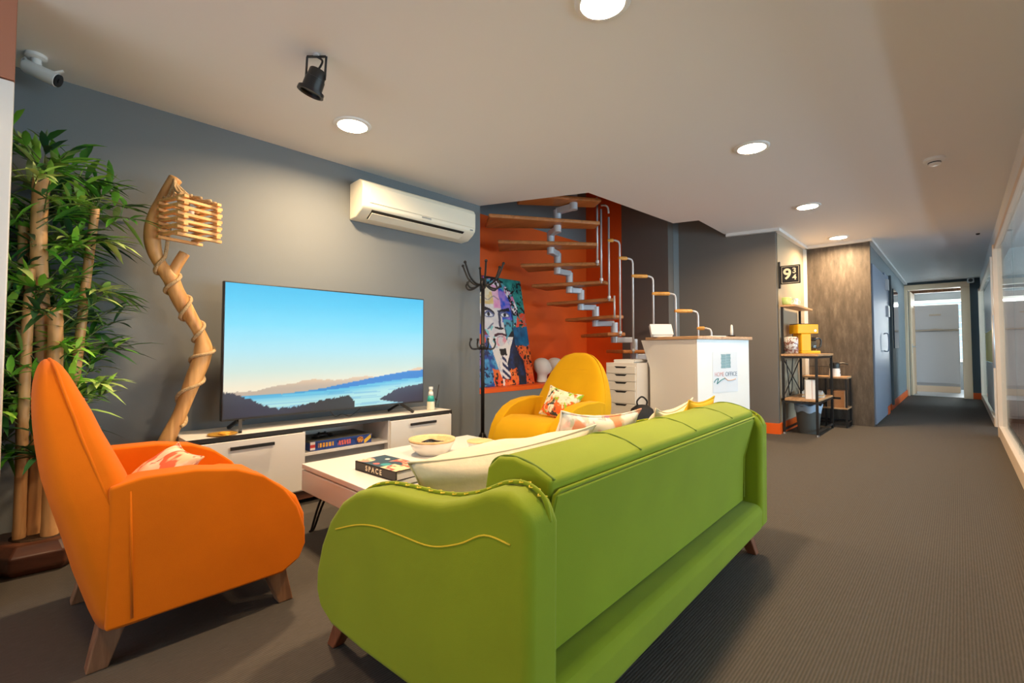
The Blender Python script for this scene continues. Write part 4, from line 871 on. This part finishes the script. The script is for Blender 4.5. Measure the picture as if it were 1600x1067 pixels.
def head(loc, rz, label):
    t = th('mannequin_head', label, 'mannequin head', loc, rz, 'mannequin heads on the niche ledge')
    prof_ = [(0.0, 0.068, 0.068, 0), (0.012, 0.068, 0.068, 0), (0.03, 0.060, 0.060, 0), (0.07, 0.052, 0.054, 0.0), (0.095, 0.054, 0.062, 0.006), (0.105, 0.058, 0.074, 0.016), (0.125, 0.066, 0.088, 0.012), (0.155, 0.072, 0.096, 0.006), (0.19, 0.075, 0.1, 0.0), (0.225, 0.073, 0.097, -0.002), (0.255, 0.062, 0.082, -0.004), (0.275, 0.042, 0.055, -0.004), (0.285, 0.015, 0.02, -0.004)]
    rings = []
    for z, rx, ry, oy in prof_:
        ring = []
        for k in range(32):
            a = 2 * math.pi * k / 32; x = rx * math.cos(a); y = oy + ry * math.sin(a); f = max(0, math.sin(a))
            if f > 0.9:
                y += {0.125: 0.004, 0.155: 0.022 if f > 0.97 else 0.0, 0.19: 0.004}.get(z, 0)
            if z == 0.19 and 0.8 < f < 0.975: y -= 0.014
            ring.append((x, y, z))
        rings.append(ring)
    hd = MB().loft(rings).build('head', 'white_plastic', t, smooth=True, sub=1)
    return t
head((-3.52, 4.215, 0.578), rad(-55), 'white mannequin head right of the portrait on the orange ledge')
head((-3.52, 4.46, 0.578), rad(-55), 'white mannequin head half hidden behind the yellow armchair')
t = th('red_box', 'dark red box between the two mannequin heads', 'box', (-3.60, 4.33, 0.578))
MB().box((-0.05, -0.045, 0), (0.05, 0.045, 0.17)).build('box_body', P('dark_red', (0.20, 0.02, 0.025), 0.5), t, bevel=0.004)
MB().box((-0.052, -0.047, 0.17), (0.052, 0.047, 0.195)).build('lid', P('dark_red_lid', (0.15, 0.015, 0.02), 0.5), t, bevel=0.004)

# coat rack
t = th('coat_rack', 'black metal coat rack with curled hooks at the end of the grey wall', 'coat rack', (-3.10, 2.885, 0))
MB().tube([(0, 0, 0.02), (0, 0, 1.58)], 0.0165, 14).build('pole', 'black', t, smooth=True)
MB().lathe([(0.001, 1.50), (0.024, 1.51), (0.028, 1.56), (0.018, 1.60), (0.001, 1.605)], seg=16).build('hub', 'black', t, smooth=True)
MB().lathe([(0.001, 0.955), (0.024, 0.96), (0.026, 0.99), (0.018, 1.01), (0.001, 1.012)], seg=16).build('hub', 'black', t, smooth=True)
for k in range(6):
    a = rad(25 + 60 * k); c_, s_ = math.cos(a), math.sin(a)
    hk = MB()
    hk.tube(spl([(0.015 * c_, 0.015 * s_, 1.54), (0.08 * c_, 0.08 * s_, 1.55), (0.14 * c_, 0.14 * s_, 1.60), (0.175 * c_, 0.175 * s_, 1.67), (0.195 * c_, 0.195 * s_, 1.72)], 6), 0.0085, 8)
    hk.tube(spl([(0.03 * c_, 0.03 * s_, 1.545), (0.09 * c_, 0.09 * s_, 1.51), (0.14 * c_, 0.14 * s_, 1.505), (0.165 * c_, 0.165 * s_, 1.535), (0.15 * c_, 0.15 * s_, 1.565)], 6), 0.008, 8)
    hk.ell((0.197 * c_, 0.197 * s_, 1.725), (0.014, 0.014, 0.014), 10, 6); hk.ell((0.148 * c_, 0.148 * s_, 1.568), (0.013, 0.013, 0.013), 10, 6)
    hk.build('hook', 'black', t, smooth=True)
for k in range(4):
    a = rad(70 + 90 * k); c_, s_ = math.cos(a), math.sin(a)
    hk = MB().tube(spl([(0.015 * c_, 0.015 * s_, 0.985), (0.06 * c_, 0.06 * s_, 0.965), (0.105 * c_, 0.105 * s_, 0.97), (0.125 * c_, 0.125 * s_, 1.01), (0.115 * c_, 0.115 * s_, 1.045)], 6), 0.008, 8)
    hk.ell((0.114 * c_, 0.114 * s_, 1.05), (0.013, 0.013, 0.013), 10, 6); hk.build('hook', 'black', t, smooth=True)
for k in range(4):
    a = rad(45 + 90 * k); c_, s_ = math.cos(a), math.sin(a)
    MB().tube(spl([(0.01 * c_, 0.01 * s_, 0.22), (0.06 * c_, 0.06 * s_, 0.12), (0.14 * c_, 0.14 * s_, 0.03), (0.19 * c_, 0.19 * s_, 0.012)], 5), 0.010, 8).build('foot', 'black', t, smooth=True)

# ================================================================== STAIRCASE
EX = Vector((0.7254, 0.6884, 0)); EW = Vector((-0.6884, 0.7254, 0))      # across the flight / away from the room
def SP(lat, d, z): return EX * lat + EW * d + Vector((0, 0, z))
base_p = SP(2.0, 5.35, 0)
t = th('staircase', 'modular open staircase with silver zigzag spine and wooden treads rising through the ceiling', 'staircase', tuple(base_p))
def SL_(lat, d, z): return SP(lat, d, z) - base_p
RI = 0.186
treads = {}
# k: inner lat, inner d, angle, length, inner width, outer width, spine lat, spine d
tr = {-4: (2.12, 5.00, 90, .62, .24, .24, 2.13, 5.30), -3: (1.90, 5.00, 90, .64, .24, .24, 1.92, 5.31), -2: (1.70, 5.02, 90, .68, .24, .24, 1.72, 5.32), -1: (1.50, 5.02, 90, .72, .24, .24, 1.52, 5.32),
      0: (1.30, 5.00, 88, .74, .24, .26, 1.37, 5.28), 1: (1.115, 5.00, 80, .76, .20, .30, 1.155, 5.30), 2: (1.135, 5.0, 62, .76, .15, .34, 0.955, 5.36), 3: (1.08, 5.05, 47, .80, .13, .36, 0.785, 5.34),
      4: (1.02, 5.05, 31, .82, .12, .38, 0.645, 5.26), 5: (0.94, 5.00, 15, .83, .13, .38, 0.497, 5.10), 6: (0.885, 4.92, 0, 1.03, .16, .40, 0.409, 4.93), 7: (0.88, 4.80, -8, 1.14, .18, .42, 0.462, 4.75), 8: (0.86, 4.66, -10, .80, .20, .28, 0.607, 4.60)}
for k, (la, d, th_, L_, wi, wo, sl_, sd) in tr.items():
    z = 0.955 + RI * k; a = rad(th_); u = Vector((-math.cos(a), math.sin(a))); n_ = Vector((-u.y, u.x))
    i0 = Vector((la, d)); poly = [i0 + n_ * wi / 2, i0 - n_ * wi / 2, i0 + u * L_ - n_ * wo / 2, i0 + u * L_ + n_ * wo / 2]
    poly3 = [SL_(p.x, p.y, 0) for p in poly]
    m_ = MB().loft([[p + Vector((0, 0, z - 0.038)) for p in poly3], [p + Vector((0, 0, z)) for p in poly3]])
    m_.build('tread', 'tread_wood', t, bevel=0.012, seg=3)
keys = sorted(tr)
for i, k in enumerate(keys):
    z = 0.955 + RI * k; sl_, sd = tr[k][6], tr[k][7]
    if i + 1 < len(keys): zt = z + RI - 0.065
    else: zt = z + 0.12
    MB().tube([SL_(sl_, sd, max(0, z - 0.105)), SL_(sl_, sd, zt)], 0.040, 16).build('spine_post', 'steel_paint', t, smooth=True, angle=40)
    if i > 0:
        pl, pd = tr[keys[i - 1]][6], tr[keys[i - 1]][7]
        MB().bar(SL_(pl, pd, z - 0.075), SL_(sl_, sd, z - 0.075), 0.065, 0.062).build('spine_bracket', 'steel_paint', t, bevel=0.008)
    else:
        MB().tube([SL_(sl_, sd, 0), SL_(sl_, sd, z)], 0.040, 16).lathe([(0.001, 0), (0.12, 0), (0.12, 0.01), (0.001, 0.01)], SL_(sl_, sd, 0)).build('spine_foot', 'steel_paint', t, smooth=True, angle=40)
# balusters with wooden grips
def rod(k, px_lat, d, top, nxt):
    z0 = 0.955 + RI * k - 0.04; p = SL_(px_lat, d, z0)
    path = [p, SL_(px_lat, d, top - 0.05)]
    if nxt:
        q = SL_(nxt[0], nxt[1], top); e_ = SL_(px_lat, d, top); dr = (q - e_).normalized()
        path += spl([SL_(px_lat, d, top - 0.05), SL_(px_lat, d, top - 0.015) + dr * 0.012, e_ + dr * 0.05], 5)[1:] + [e_ + dr * 0.075]
    b_ = MB().tube(path, 0.0105, 10).build('baluster', 'chrome', t, smooth=True)
    MB().lathe([(0.001, -0.015), (0.018, -0.015), (0.018, 0.012), (0.001, 0.012)], p + Vector((0, 0, 0.04)), 12).build('collar', 'chrome', b_, smooth=True, angle=40)
    if nxt:
        MB().tube([e_ + dr * 0.065, e_ + dr * 0.075, q - dr * 0.02, q + dr * 0.012], [0.016, 0.02, 0.02, 0.016], 12).build('hand_grip', 'grip_wood', b_, smooth=True, angle=50)
rods = {-4: (2.12, 5.0), -3: (2.0, 5.05), -2: (1.755, 5.03), -1: (1.515, 5.03), 0: (1.29, 5.0), 1: (1.145, 4.97), 3: (1.03, 4.97), 4: (0.945, 4.95), 5: (0.90, 4.93)}
order = [-4, -3, -2, -1, 0, 1, 3, 4, 5]
for i, k in enumerate(order):
    la, d = rods[k]
    nx = rods[order[i + 1]] if i + 1 < len(order) else None
    topz = {4: 2.50, 5: 2.62, 3: 2.42, 1: 2.12}.get(k, 0.955 + RI * k + 0.975)
    rod(k, la, d, topz, nx if k < 3 else None)
MB().tube([SL_(1.085, 4.97, 1.30), SL_(1.085, 4.97, 1.53)], 0.0105, 10).build('baluster', 'chrome', t, smooth=True)
MB().tube(spl([SL_(1.03, 4.97, 2.41), SL_(1.02, 4.96, 2.47), SL_(0.99, 4.95, 2.49), SL_(0.945, 4.95, 2.49)], 5), 0.0105, 10).build('baluster', 'chrome', t, smooth=True)

# ================================================================== RECEPTION
# drawer cabinet
t = th('drawer_cabinet', 'tall white drawer cabinet with dark finger slots behind the yellow armchair', 'drawer cabinet', (-2.545, 4.03, 0))
MB().box((0, 0.012, 0.02), (0.335, 0.44, 0.83)).build('carcass', 'white_mat', t, bevel=0.002)
MB().box((0.02, 0.03, 0), (0.315, 0.42, 0.03)).build('plinth', 'black', t)
zt = 0.80
for hgt_ in (0.075, 0.075, 0.085, 0.125, 0.13, 0.135, 0.135):
    d = MB().box((0.012, 0.0, zt - hgt_ + 0.004), (0.323, 0.014, zt - 0.002)).build('drawer', 'white_lacquer', t, bevel=0.0015)
    MB().prism([(0.10, zt - 0.003), (0.235, zt - 0.003), (0.215, zt - 0.020), (0.12, zt - 0.020)], 'y', -0.0012, 0.001).build('finger_slot', 'black', d)
    zt -= hgt_
t = th('paper_stack', 'stack of white papers on top of the drawer cabinet', 'papers', (-2.385, 4.24, 0.83), rad(4))
for k in range(4): MB().box((-0.11 + 0.006 * (k % 2), -0.15, 0.008 * k), (0.10 + 0.01 * (k % 3), 0.15, 0.008 * k + 0.0078)).build('paper_bundle', 'white_plastic', t)
# black bag
t = th('black_bag', 'black bag with a top loop standing by the drawer cabinet', 'bag', (-2.10, 3.93, 0), rad(45))
rings = []
for z, w, d in ((0.0, .115, .07), (0.02, .125, .08), (0.2, .13, .085), (0.33, .12, .075), (0.42, .095, .055), (0.455, .05, .03), (0.46, .01, .008)):
    rings.append([(w * math.copysign(abs(math.cos(q)) ** .6, math.cos(q)), d * math.copysign(abs(math.sin(q)) ** .6, math.sin(q)), z) for q in [2 * math.pi * k / 24 for k in range(24)]])
M['nylon'] = P('black_nylon', (0.02, 0.02, 0.022), 0.7, bump=0.3, bscale=40)
MB().loft(rings).build('bag_body', 'nylon', t, smooth=True)
MB().tube(spl([(-0.035, 0, 0.44), (-0.045, 0, 0.49), (0, 0, 0.53), (0.045, 0, 0.49), (0.035, 0, 0.44)], 6), 0.008, 8).build('loop', 'nylon', t, smooth=True)
MB().prism([(-0.09, 0.05), (0.09, 0.05), (0.085, 0.22), (-0.085, 0.22)], 'y', -0.10, -0.075).build('pocket', 'nylon', t, bevel=0.01, seg=3)

# reception desk
t = th('reception_desk', 'white reception counter with wooden top and a printed logo on its front', 'reception desk', (-1.65, 4.08, 0), rad(73.5))
DX, DY = 0.73, 0.55
MB().box((0.0, 0.0, 0.0), (DX, 0.022, 1.05)).build('front_panel', 'white_lacquer', t, bevel=0.002)
MB().box((0.0, 0.022, 0.0), (0.022, DY, 1.05)).build('side_panel', 'white_mat', t, bevel=0.002)
MB().box((DX - 0.022, 0.022, 0.0), (DX, DY, 1.05)).build('side_panel', 'white_mat', t, bevel=0.002)
MB().box((0.022, 0.022, 0.70), (DX - 0.022, DY - 0.02, 0.72)).build('inner_shelf', 'white_mat', t)
MB().box((-0.015, -0.02, 1.05), (DX + 0.03, DY + 0.04, 1.078)).build('counter_top', 'rack_wood', t, bevel=0.004)
MB().prism([(DY, 1.05), (DY + 0.11, 1.05), (DY, 0.78)], 'x', 0.0, 0.022).build('side_bracket', 'white_mat', t)
po = MB().box((0.20, -0.0022, 0.575), (0.555, -0.0002, 0.940)).build('logo_sheet', P('poster_paper', (0.72, 0.75, 0.80), 0.5), t)
M['ink_teal'] = P('teal_ink', (0.05, 0.22, 0.24), 0.5); M['ink_pink'] = P('pink_ink', (0.62, 0.36, 0.36), 0.5); M['ink_grey'] = P('slate_ink', (0.16, 0.22, 0.30), 0.5); M['ink_tan'] = P('tan_ink', (0.72, 0.42, 0.28), 0.5); M['ink_pale'] = P('pale_blue_ink', (0.60, 0.66, 0.74), 0.5)
lg = MB()
for k in range(13):
    z = 0.792 + k * 0.0098; o_ = 0.004 if (k // 2) % 2 else 0.0
    lg.box((0.315 + o_, -0.0032, z), (0.382, -0.0022, z + 0.0058)); lg.box((0.386, -0.0032, z + 0.002), (0.452 - o_, -0.0022, z + 0.0078))
lg.build('logo_square', 'ink_teal', po)
text('HOME', 0.056, 'logo_lettering', 'ink_pink', po, (0.290, -0.0030, 0.735), (rad(90), 0, 0), 0.0006, sx=0.84)
text('OFFICE', 0.056, 'logo_lettering', 'ink_grey', po, (0.458, -0.0030, 0.735), (rad(90), 0, 0), 0.0006, sx=0.95)
MB().tube(spl([(0.215, -0.0028, 0.665), (0.24, -0.0028, 0.690), (0.275, -0.0028, 0.698), (0.255, -0.0028, 0.655), (0.27, -0.0028, 0.662), (0.315, -0.0028, 0.685), (0.37, -0.0028, 0.700)], 6), 0.0042, 6).build('logo_stroke', 'ink_teal', po)
MB().tube(spl([(0.36, -0.0028, 0.705), (0.385, -0.0028, 0.692), (0.41, -0.0028, 0.680), (0.46, -0.0028, 0.680), (0.52, -0.0028, 0.690)], 6), 0.0042, 6).build('logo_stroke', 'ink_tan', po)
# things on the counter
t = th('display_board', 'white tilted display board at the left end of the reception counter', 'display board', (-2.045, 4.235, 1.078), rad(44))
bd = Matrix.Rotation(rad(-32), 4, 'X')
MB().box((-0.105, -0.02, 0.004), (0.105, 0.02, 0.125)).xf(Matrix.Translation((0, 0.0, 0.012)) @ bd).build('board', 'white_plastic', t, bevel=0.006, seg=3)
MB().box((-0.09, -0.02, 0), (0.09, 0.07, 0.012)).build('foot', 'white_plastic', t, bevel=0.003)
t = th('candle', 'white candle in a small dark dish on the right of the counter', 'candle', (-1.535, 4.60, 1.078))
MB().lathe([(0.001, 0), (0.03, 0), (0.038, 0.014), (0.034, 0.014), (0.026, 0.005), (0.001, 0.005)], seg=20).build('dish', 'black_plastic', t, smooth=True)
MB().lathe([(0.001, 0.004), (0.012, 0.004), (0.013, 0.05), (0.010, 0.10), (0.006, 0.112), (0.001, 0.114)], seg=16).build('wax', 'white_plastic', t, smooth=True)
MB().tube([(0, 0, 0.112), (0.001, 0, 0.122)], 0.0012, 6).build('wick', 'black', t)
t = th('leaflet', 'white leaflets lying flat in the middle of the counter', 'leaflets', (-1.66, 4.50, 1.078), rad(60))
for k in range(3): MB().box((-0.09, -0.06 + 0.004 * k, 0.003 * k), (0.09, 0.06 + 0.004 * k, 0.003 * k + 0.0028)).build('leaflet_sheet', 'white_plastic', t)

# ================================================================== COFFEE CORNER
t = th('platform_sign', 'black flag sign reading 9 3/4 on the alcove corner', 'sign', (-1.49, 6.08, 1.815))
MB().box((-0.012, -0.012, -0.15), (0.012, 0.012, 0.16)).build('bracket', 'black', t, bevel=0.003)
pl = MB().box((0.012, -0.008, -0.105), (0.215, 0.008, 0.11)).build('plate', 'black', t, bevel=0.007, seg=3)
bo = MB()
for a_, b_ in (((0.026, -0.092), (0.200, -0.089)), ((0.026, 0.094), (0.200, 0.097)), ((0.026, -0.092), (0.029, 0.097)), ((0.197, -0.092), (0.200, 0.097))): bo.box((a_[0], -0.0092, a_[1]), (b_[0], -0.0078, b_[1]))
bo.build('border', 'title_cream', pl)
text('9', 0.17, 'numeral', 'title_cream', pl, (0.083, -0.009, 0.005), (rad(90), 0, 0), bold=0.004)
text('3', 0.085, 'numeral', 'title_cream', pl, (0.155, -0.009, 0.042), (rad(90), 0, 0), bold=0.002)
text('4', 0.085, 'numeral', 'title_cream', pl, (0.155, -0.009, -0.034), (rad(90), 0, 0), bold=0.002)

t = th('coffee_rack', 'tall black-framed wooden rack carrying the yellow coffee maker', 'rack', (-1.48, 6.06, 0))
RW, RL = 0.35, 0.86
for x in (0.012, RW - 0.012):
    for y in (0.012, RL - 0.012): MB().box((x - 0.012, y - 0.012, 0), (x + 0.012, y + 0.012, 1.45 if x < 0.1 else 0.885)).build('post', 'black', t)
MB().box((-0.005, -0.005, 0.885), (RW + 0.01, RL + 0.01, 0.91)).build('main_shelf', 'rack_wood', t, bevel=0.002)
MB().box((0, 0, 0.38), (RW, RL, 0.40)).build('lower_shelf', 'rack_wood', t, bevel=0.002)
MB().box((0, -0.01, 1.45), (0.15, RL + 0.01, 1.472)).build('top_shelf', 'rack_wood', t, bevel=0.002)
rl = MB()
for z in (0.05, 0.365, 0.87): rl.box((RW - 0.022, 0.02, z - 0.01), (RW - 0.004, RL - 0.02, z + 0.01)).box((0.004, 0.02, z - 0.01), (0.022, RL - 0.02, z + 0.01))
for z in (0.365, 0.87): rl.box((0.02, 0.004, z - 0.01), (RW - 0.02, 0.02, z + 0.01)).box((0.02, RL - 0.02, z - 0.01), (RW - 0.02, RL - 0.004, z + 0.01))
rl.build('rail', 'black', t)
MB().bar((0.012, 0.02, 0.42), (0.012, RL - 0.02, 0.86), 0.008, 0.012).bar((0.012, 0.02, 0.86), (0.012, RL - 0.02, 0.42), 0.008, 0.012).build('cross_brace', 'black', t)
for x in (0.012, RW - 0.012): MB().lathe([(0.001, -0.0), (0.014, 0.0), (0.014, 0.02), (0.001, 0.02)], (x, 0.012, 0), 12).build('foot_cap', 'chrome', t)
t = th('side_rack', 'low black-framed wooden rack against the wood panel wall', 'rack', (-1.47, 6.99, 0))
for x in (0.012, 0.25, 0.46):
    for y in (0.012, 0.31): MB().box((x - 0.010, y - 0.010, 0), (x + 0.010, y + 0.010, 0.60)).build('post', 'black', t)
MB().box((0, 0, 0.60), (0.475, 0.325, 0.622)).build('top_shelf', 'rack_wood', t, bevel=0.002)
MB().box((0.0, 0.0, 0.225), (0.472, 0.322, 0.245)).build('lower_shelf', 'rack_wood', t, bevel=0.002)
MB().box((0.02, 0.006, 0.05), (0.46, 0.018, 0.07)).box((0.02, 0.306, 0.05), (0.46, 0.318, 0.07)).box((0.455, 0.02, 0.05), (0.468, 0.31, 0.07)).build('rail', 'black', t)
gr = MB()
for k in range(6): gr.box((0.08 + 0.05 * k, 0.316, 0.62), (0.084 + 0.05 * k, 0.320, 0.74))
gr.box((0.02, 0.316, 0.735), (0.40, 0.320, 0.742)); gr.build('back_guard', 'black', t)
t = th('carton', 'brown cardboard carton with a dark hand slot on the low rack', 'carton', (-1.13, 7.15, 0.245))
MB().box((-0.105, -0.125, 0), (0.095, 0.125, 0.20)).build('carton_body', P('cardboard', (0.42, 0.20, 0.09), 0.8, var=0.1, vscale=8), t, bevel=0.003)
MB().box((0.094, -0.04, 0.10), (0.097, 0.04, 0.125)).box((-0.02, -0.127, 0.10), (0.06, -0.124, 0.125)).build('hand_slot', 'black', t)
t = th('coffee_grinder', 'white appliance with a black lid on the low rack', 'appliance', (-1.14, 7.11, 0.622))
MB().lathe([(0.001, 0), (0.06, 0), (0.062, 0.02), (0.056, 0.10), (0.001, 0.10)], seg=24).build('housing', 'white_plastic', t, smooth=True, angle=40)
MB().lathe([(0.001, 0.10), (0.054, 0.10), (0.060, 0.15), (0.045, 0.175), (0.001, 0.18)], seg=24).build('lid', 'black_plastic', t, smooth=True, angle=40)
MB().tube(spl([(0.04, 0, 0.16), (0.10, 0.01, 0.165), (0.14, 0.01, 0.15)], 5), 0.01, 8).build('handle', 'black_plastic', t, smooth=True)
MB().lathe([(0.001, 0.058), (0.012, 0.058), (0.012, 0.066), (0.001, 0.066)], (0, 0, 0.045), 14, 'x').build('knob', 'black_plastic', t)
# coffee maker
t = th('coffee_maker', 'bright yellow filter coffee maker with a glass jug', 'coffee maker', (-1.325, 6.43, 0.91), rad(43))
M['yellow_enamel'] = P('yellow_enamel', (0.86, 0.44, 0.01), 0.38, spec=0.3)
MB().box((-0.085, -0.085, 0.0), (0.14, 0.085, 0.035)).build('base', 'yellow_enamel', t, bevel=0.012, seg=3)
MB().box((-0.085, -0.085, 0.03), (0.028, 0.085, 0.235)).build('water_tank', 'yellow_enamel', t, bevel=0.008, seg=3)
MB().box((-0.128, -0.09, 0.235), (0.115, 0.09, 0.345)).build('brew_head', 'yellow_enamel', t, bevel=0.010, seg=3)
MB().box((-0.123, -0.085, 0.345), (0.11, 0.085, 0.353)).build('lid', 'black_plastic', t, bevel=0.003)
MB().lathe([(0.001, -0.092), (0.014, -0.092), (0.014, -0.088), (0.001, -0.088)], (0.075, 0, 0.27), 16, 'y').build('dial', 'chrome', t)
jg = MB().lathe([(0.001, 0.037), (0.045, 0.037), (0.055, 0.06), (0.056, 0.10), (0.044, 0.16), (0.040, 0.165), (0.042, 0.155), (0.053, 0.10), (0.052, 0.062), (0.043, 0.041), (0.001, 0.041)], (0.086, 0, 0), 24).build('jug', 'clear', t, smooth=True)
MB().lathe([(0.001, 0.042), (0.043, 0.042), (0.051, 0.062), (0.051, 0.085), (0.001, 0.085)], (0.086, 0, 0), 24).build('coffee', P('coffee', (0.03, 0.012, 0.005), 0.15), jg, smooth=True)
MB().lathe([(0.041, 0.150), (0.047, 0.150), (0.047, 0.19), (0.001, 0.195), (0.001, 0.185)], (0.086, 0, 0), 24, cap=False).tube(spl([(0.13, 0, 0.175), (0.175, 0, 0.18), (0.195, 0, 0.15), (0.185, 0, 0.09), (0.155, 0, 0.065), (0.138, 0, 0.075)], 6), 0.010, 8).build('jug_handle', 'black_plastic', jg, smooth=True)
t = th('sachet_jar', 'clear glass jar full of brown and white sachets beside the coffee maker', 'jar', (-1.405, 6.16, 0.91))
MB().lathe([(0.001, 0), (0.074, 0), (0.078, 0.01), (0.078, 0.20), (0.074, 0.21)], seg=28, cap=False).build('glass_jar', 'clear', t, smooth=True)
MB().lathe([(0.001, 0.004), (0.073, 0.006), (0.074, 0.18), (0.055, 0.195), (0.001, 0.20)], seg=24).build('sachets', floral('sachet_pattern', (0.75, 0.66, 0.62), [((0.28, 0.10, 0.07), 0.5, 2.0), ((0.72, 0.34, 0.38), 0.6, 2.6)], 14), t, smooth=True)['kind'] = 'stuff'
M['green_glaze'] = P('pale_green_glaze', (0.46, 0.60, 0.22), 0.3)
for (x, y), mt, lb in (((-1.43, 6.12), 'green_glaze', 'pale green cup at the near end of the rack top shelf'), ((-1.41, 6.34), 'white_plastic', 'white cup behind the green cup on the rack top shelf')):
    t = th('cup', lb, 'cup', (x, y, 1.472), rad(40), 'cups on the rack top shelf')
    MB().lathe([(0.001, 0), (0.038, 0), (0.048, 0.02), (0.050, 0.088), (0.047, 0.088), (0.045, 0.02), (0.034, 0.006), (0.001, 0.006)], seg=24).build('cup_body', mt, t, smooth=True)
    MB().tube(spl([(0.048, 0, 0.068), (0.072, 0, 0.065), (0.074, 0, 0.035), (0.048, 0, 0.025)], 5), 0.004, 8).build('handle', mt, t, smooth=True)
t = th('paper_box', 'upright white paper box on the lower shelf of the tall rack', 'box', (-1.24, 6.24, 0.40), rad(20))
MB().box((-0.05, -0.04, 0), (0.05, 0.04, 0.215)).build('box_body', 'white_plastic', t, bevel=0.002)
MB().box((0.012, -0.0415, 0), (0.016, -0.039, 0.215)).build('seam', P('red_line', (0.5, 0.25, 0.2), 0.5), t)
t = th('magazine_stack', 'flat stack of pale magazines on the lower shelf of the tall rack', 'magazines', (-1.27, 6.58, 0.40), rad(8))
for k in range(4): MB().box((-0.11, -0.15 + 0.01 * (k % 2), 0.016 * k), (0.11 - 0.008 * k, 0.15, 0.016 * k + 0.0155)).build('magazine', ['white_plastic', 'bamboo_wood', 'white_mat', 'white_plastic'][k], t, bevel=0.001)
t = th('waste_bin', 'dark grey waste bin with a pale blue liner under the tall rack', 'bin', (-1.28, 6.33, 0))
MB().lathe([(0.001, 0), (0.10, 0), (0.132, 0.30), (0.137, 0.31), (0.128, 0.31), (0.097, 0.01), (0.001, 0.01)], seg=32).build('bin_body', P('grey_bin', (0.10, 0.11, 0.11), 0.45), t, smooth=True, angle=50)
ring_ = []
for z, r_ in ((0.245, 0.131), (0.30, 0.139), (0.325, 0.142), (0.332, 0.130), (0.29, 0.120)):
    ring_.append([(r_ * (1 + 0.035 * math.sin(7 * q + z * 40)) * math.cos(q), r_ * (1 + 0.035 * math.cos(5 * q)) * math.sin(q), z + 0.012 * math.sin(6 * q)) for q in [2 * math.pi * k / 48 for k in range(48)]])
MB().loft(ring_, cap=False).build('liner', P('blue_liner', (0.40, 0.52, 0.68), 0.35), t, smooth=True)
t = th('wall_outlet', 'grey power outlet on the alcove wall above the tall rack', 'outlet', (-1.5, 6.62, 1.19))
MB().box((0, -0.04, -0.04), (0.008, 0.04, 0.04)).build('plate', P('grey_plate', (0.22, 0.20, 0.18), 0.4), t, bevel=0.003)
MB().lathe([(0.001, 0.008), (0.022, 0.008), (0.022, 0.012), (0.001, 0.012)], seg=18, axis='x').build('socket', 'black_plastic', t)
o = MB().tube(spl([(-1.485, 6.60, 1.16), (-1.47, 6.55, 0.98), (-1.475, 6.50, 0.7), (-1.46, 6.42, 0.5), (-1.475, 6.36, 0.42), (-1.47, 6.30, 0.62), (-1.478, 6.25, 0.84)], 8), 0.006, 8).build('power_cable', 'black', smooth=True)
tag(o, 'black power cable looping down behind the tall rack', 'cable')

# ================================================================== KITCHEN
t = th('refrigerator', 'tall white refrigerator seen through the far doorway', 'refrigerator', (-0.37, 14.25, 0))
M['fridge'] = P('fridge_white', (0.62, 0.60, 0.58), 0.22, spec=0.5)
MB().box((-0.39, 0.06, 0.05), (0.39, 0.70, 1.96)).build('cabinet', 'fridge', t, bevel=0.01)
MB().box((-0.39, 0.0, 1.40), (0.39, 0.062, 1.965)).build('freezer_door', 'fridge', t, bevel=0.02, seg=3)
MB().box((-0.39, 0.0, 0.20), (0.39, 0.062, 1.375)).build('door', 'fridge', t, bevel=0.02, seg=3)
MB().box((-0.38, 0.02, 0.0), (0.38, 0.08, 0.14)).build('plinth', 'cream', t, bevel=0.006)
M['beige_trim'] = P('beige_trim', (0.55, 0.45, 0.34), 0.4)
MB().prism([(-0.34, 1.395), (-0.15, 1.405), (0.0, 1.43), (0.15, 1.405), (0.38, 1.395), (0.38, 1.375), (0.15, 1.38), (0, 1.385), (-0.15, 1.38), (-0.34, 1.372)], 'y', -0.03, 0.0).build('handle', 'beige_trim', t, bevel=0.004)
MB().box((-0.10, -0.006, 1.72), (0.10, 0.001, 1.755)).build('beige_strip', 'beige_trim', t, bevel=0.003)  # narrow beige strip on the freezer door

# ================================================================== GLAZED ROOM ON THE RIGHT
t = th('wardrobe', 'pale pinkish wardrobe with gilt handles behind the glass partition on the right', 'wardrobe', (0.38, 8.9, 0.006))
M['pale_pink'] = P('pale_pink_laminate', (0.62, 0.42, 0.34), 0.4)
MB().box((0, 0, 0.06), (1.5, 0.42, 1.72)).build('cabinet', 'pale_pink', t, bevel=0.004)
MB().box((0.02, 0.02, 0), (1.48, 0.40, 0.06)).build('plinth', 'leg_red', t)
M['gilt'] = P('gilt', (0.60, 0.42, 0.20), 0.35, metal=0.5)
for k in range(4):
    d = MB().box((0.004 + 0.374 * k, -0.018, 0.09), (0.372 + 0.374 * k, 0.0, 1.70)).build('door', 'pale_pink', t, bevel=0.005)
    MB().tube([(0.33 + 0.374 * k, -0.03, 0.7), (0.33 + 0.374 * k, -0.03, 1.2)], 0.009).build('handle', 'gilt', d, smooth=True)
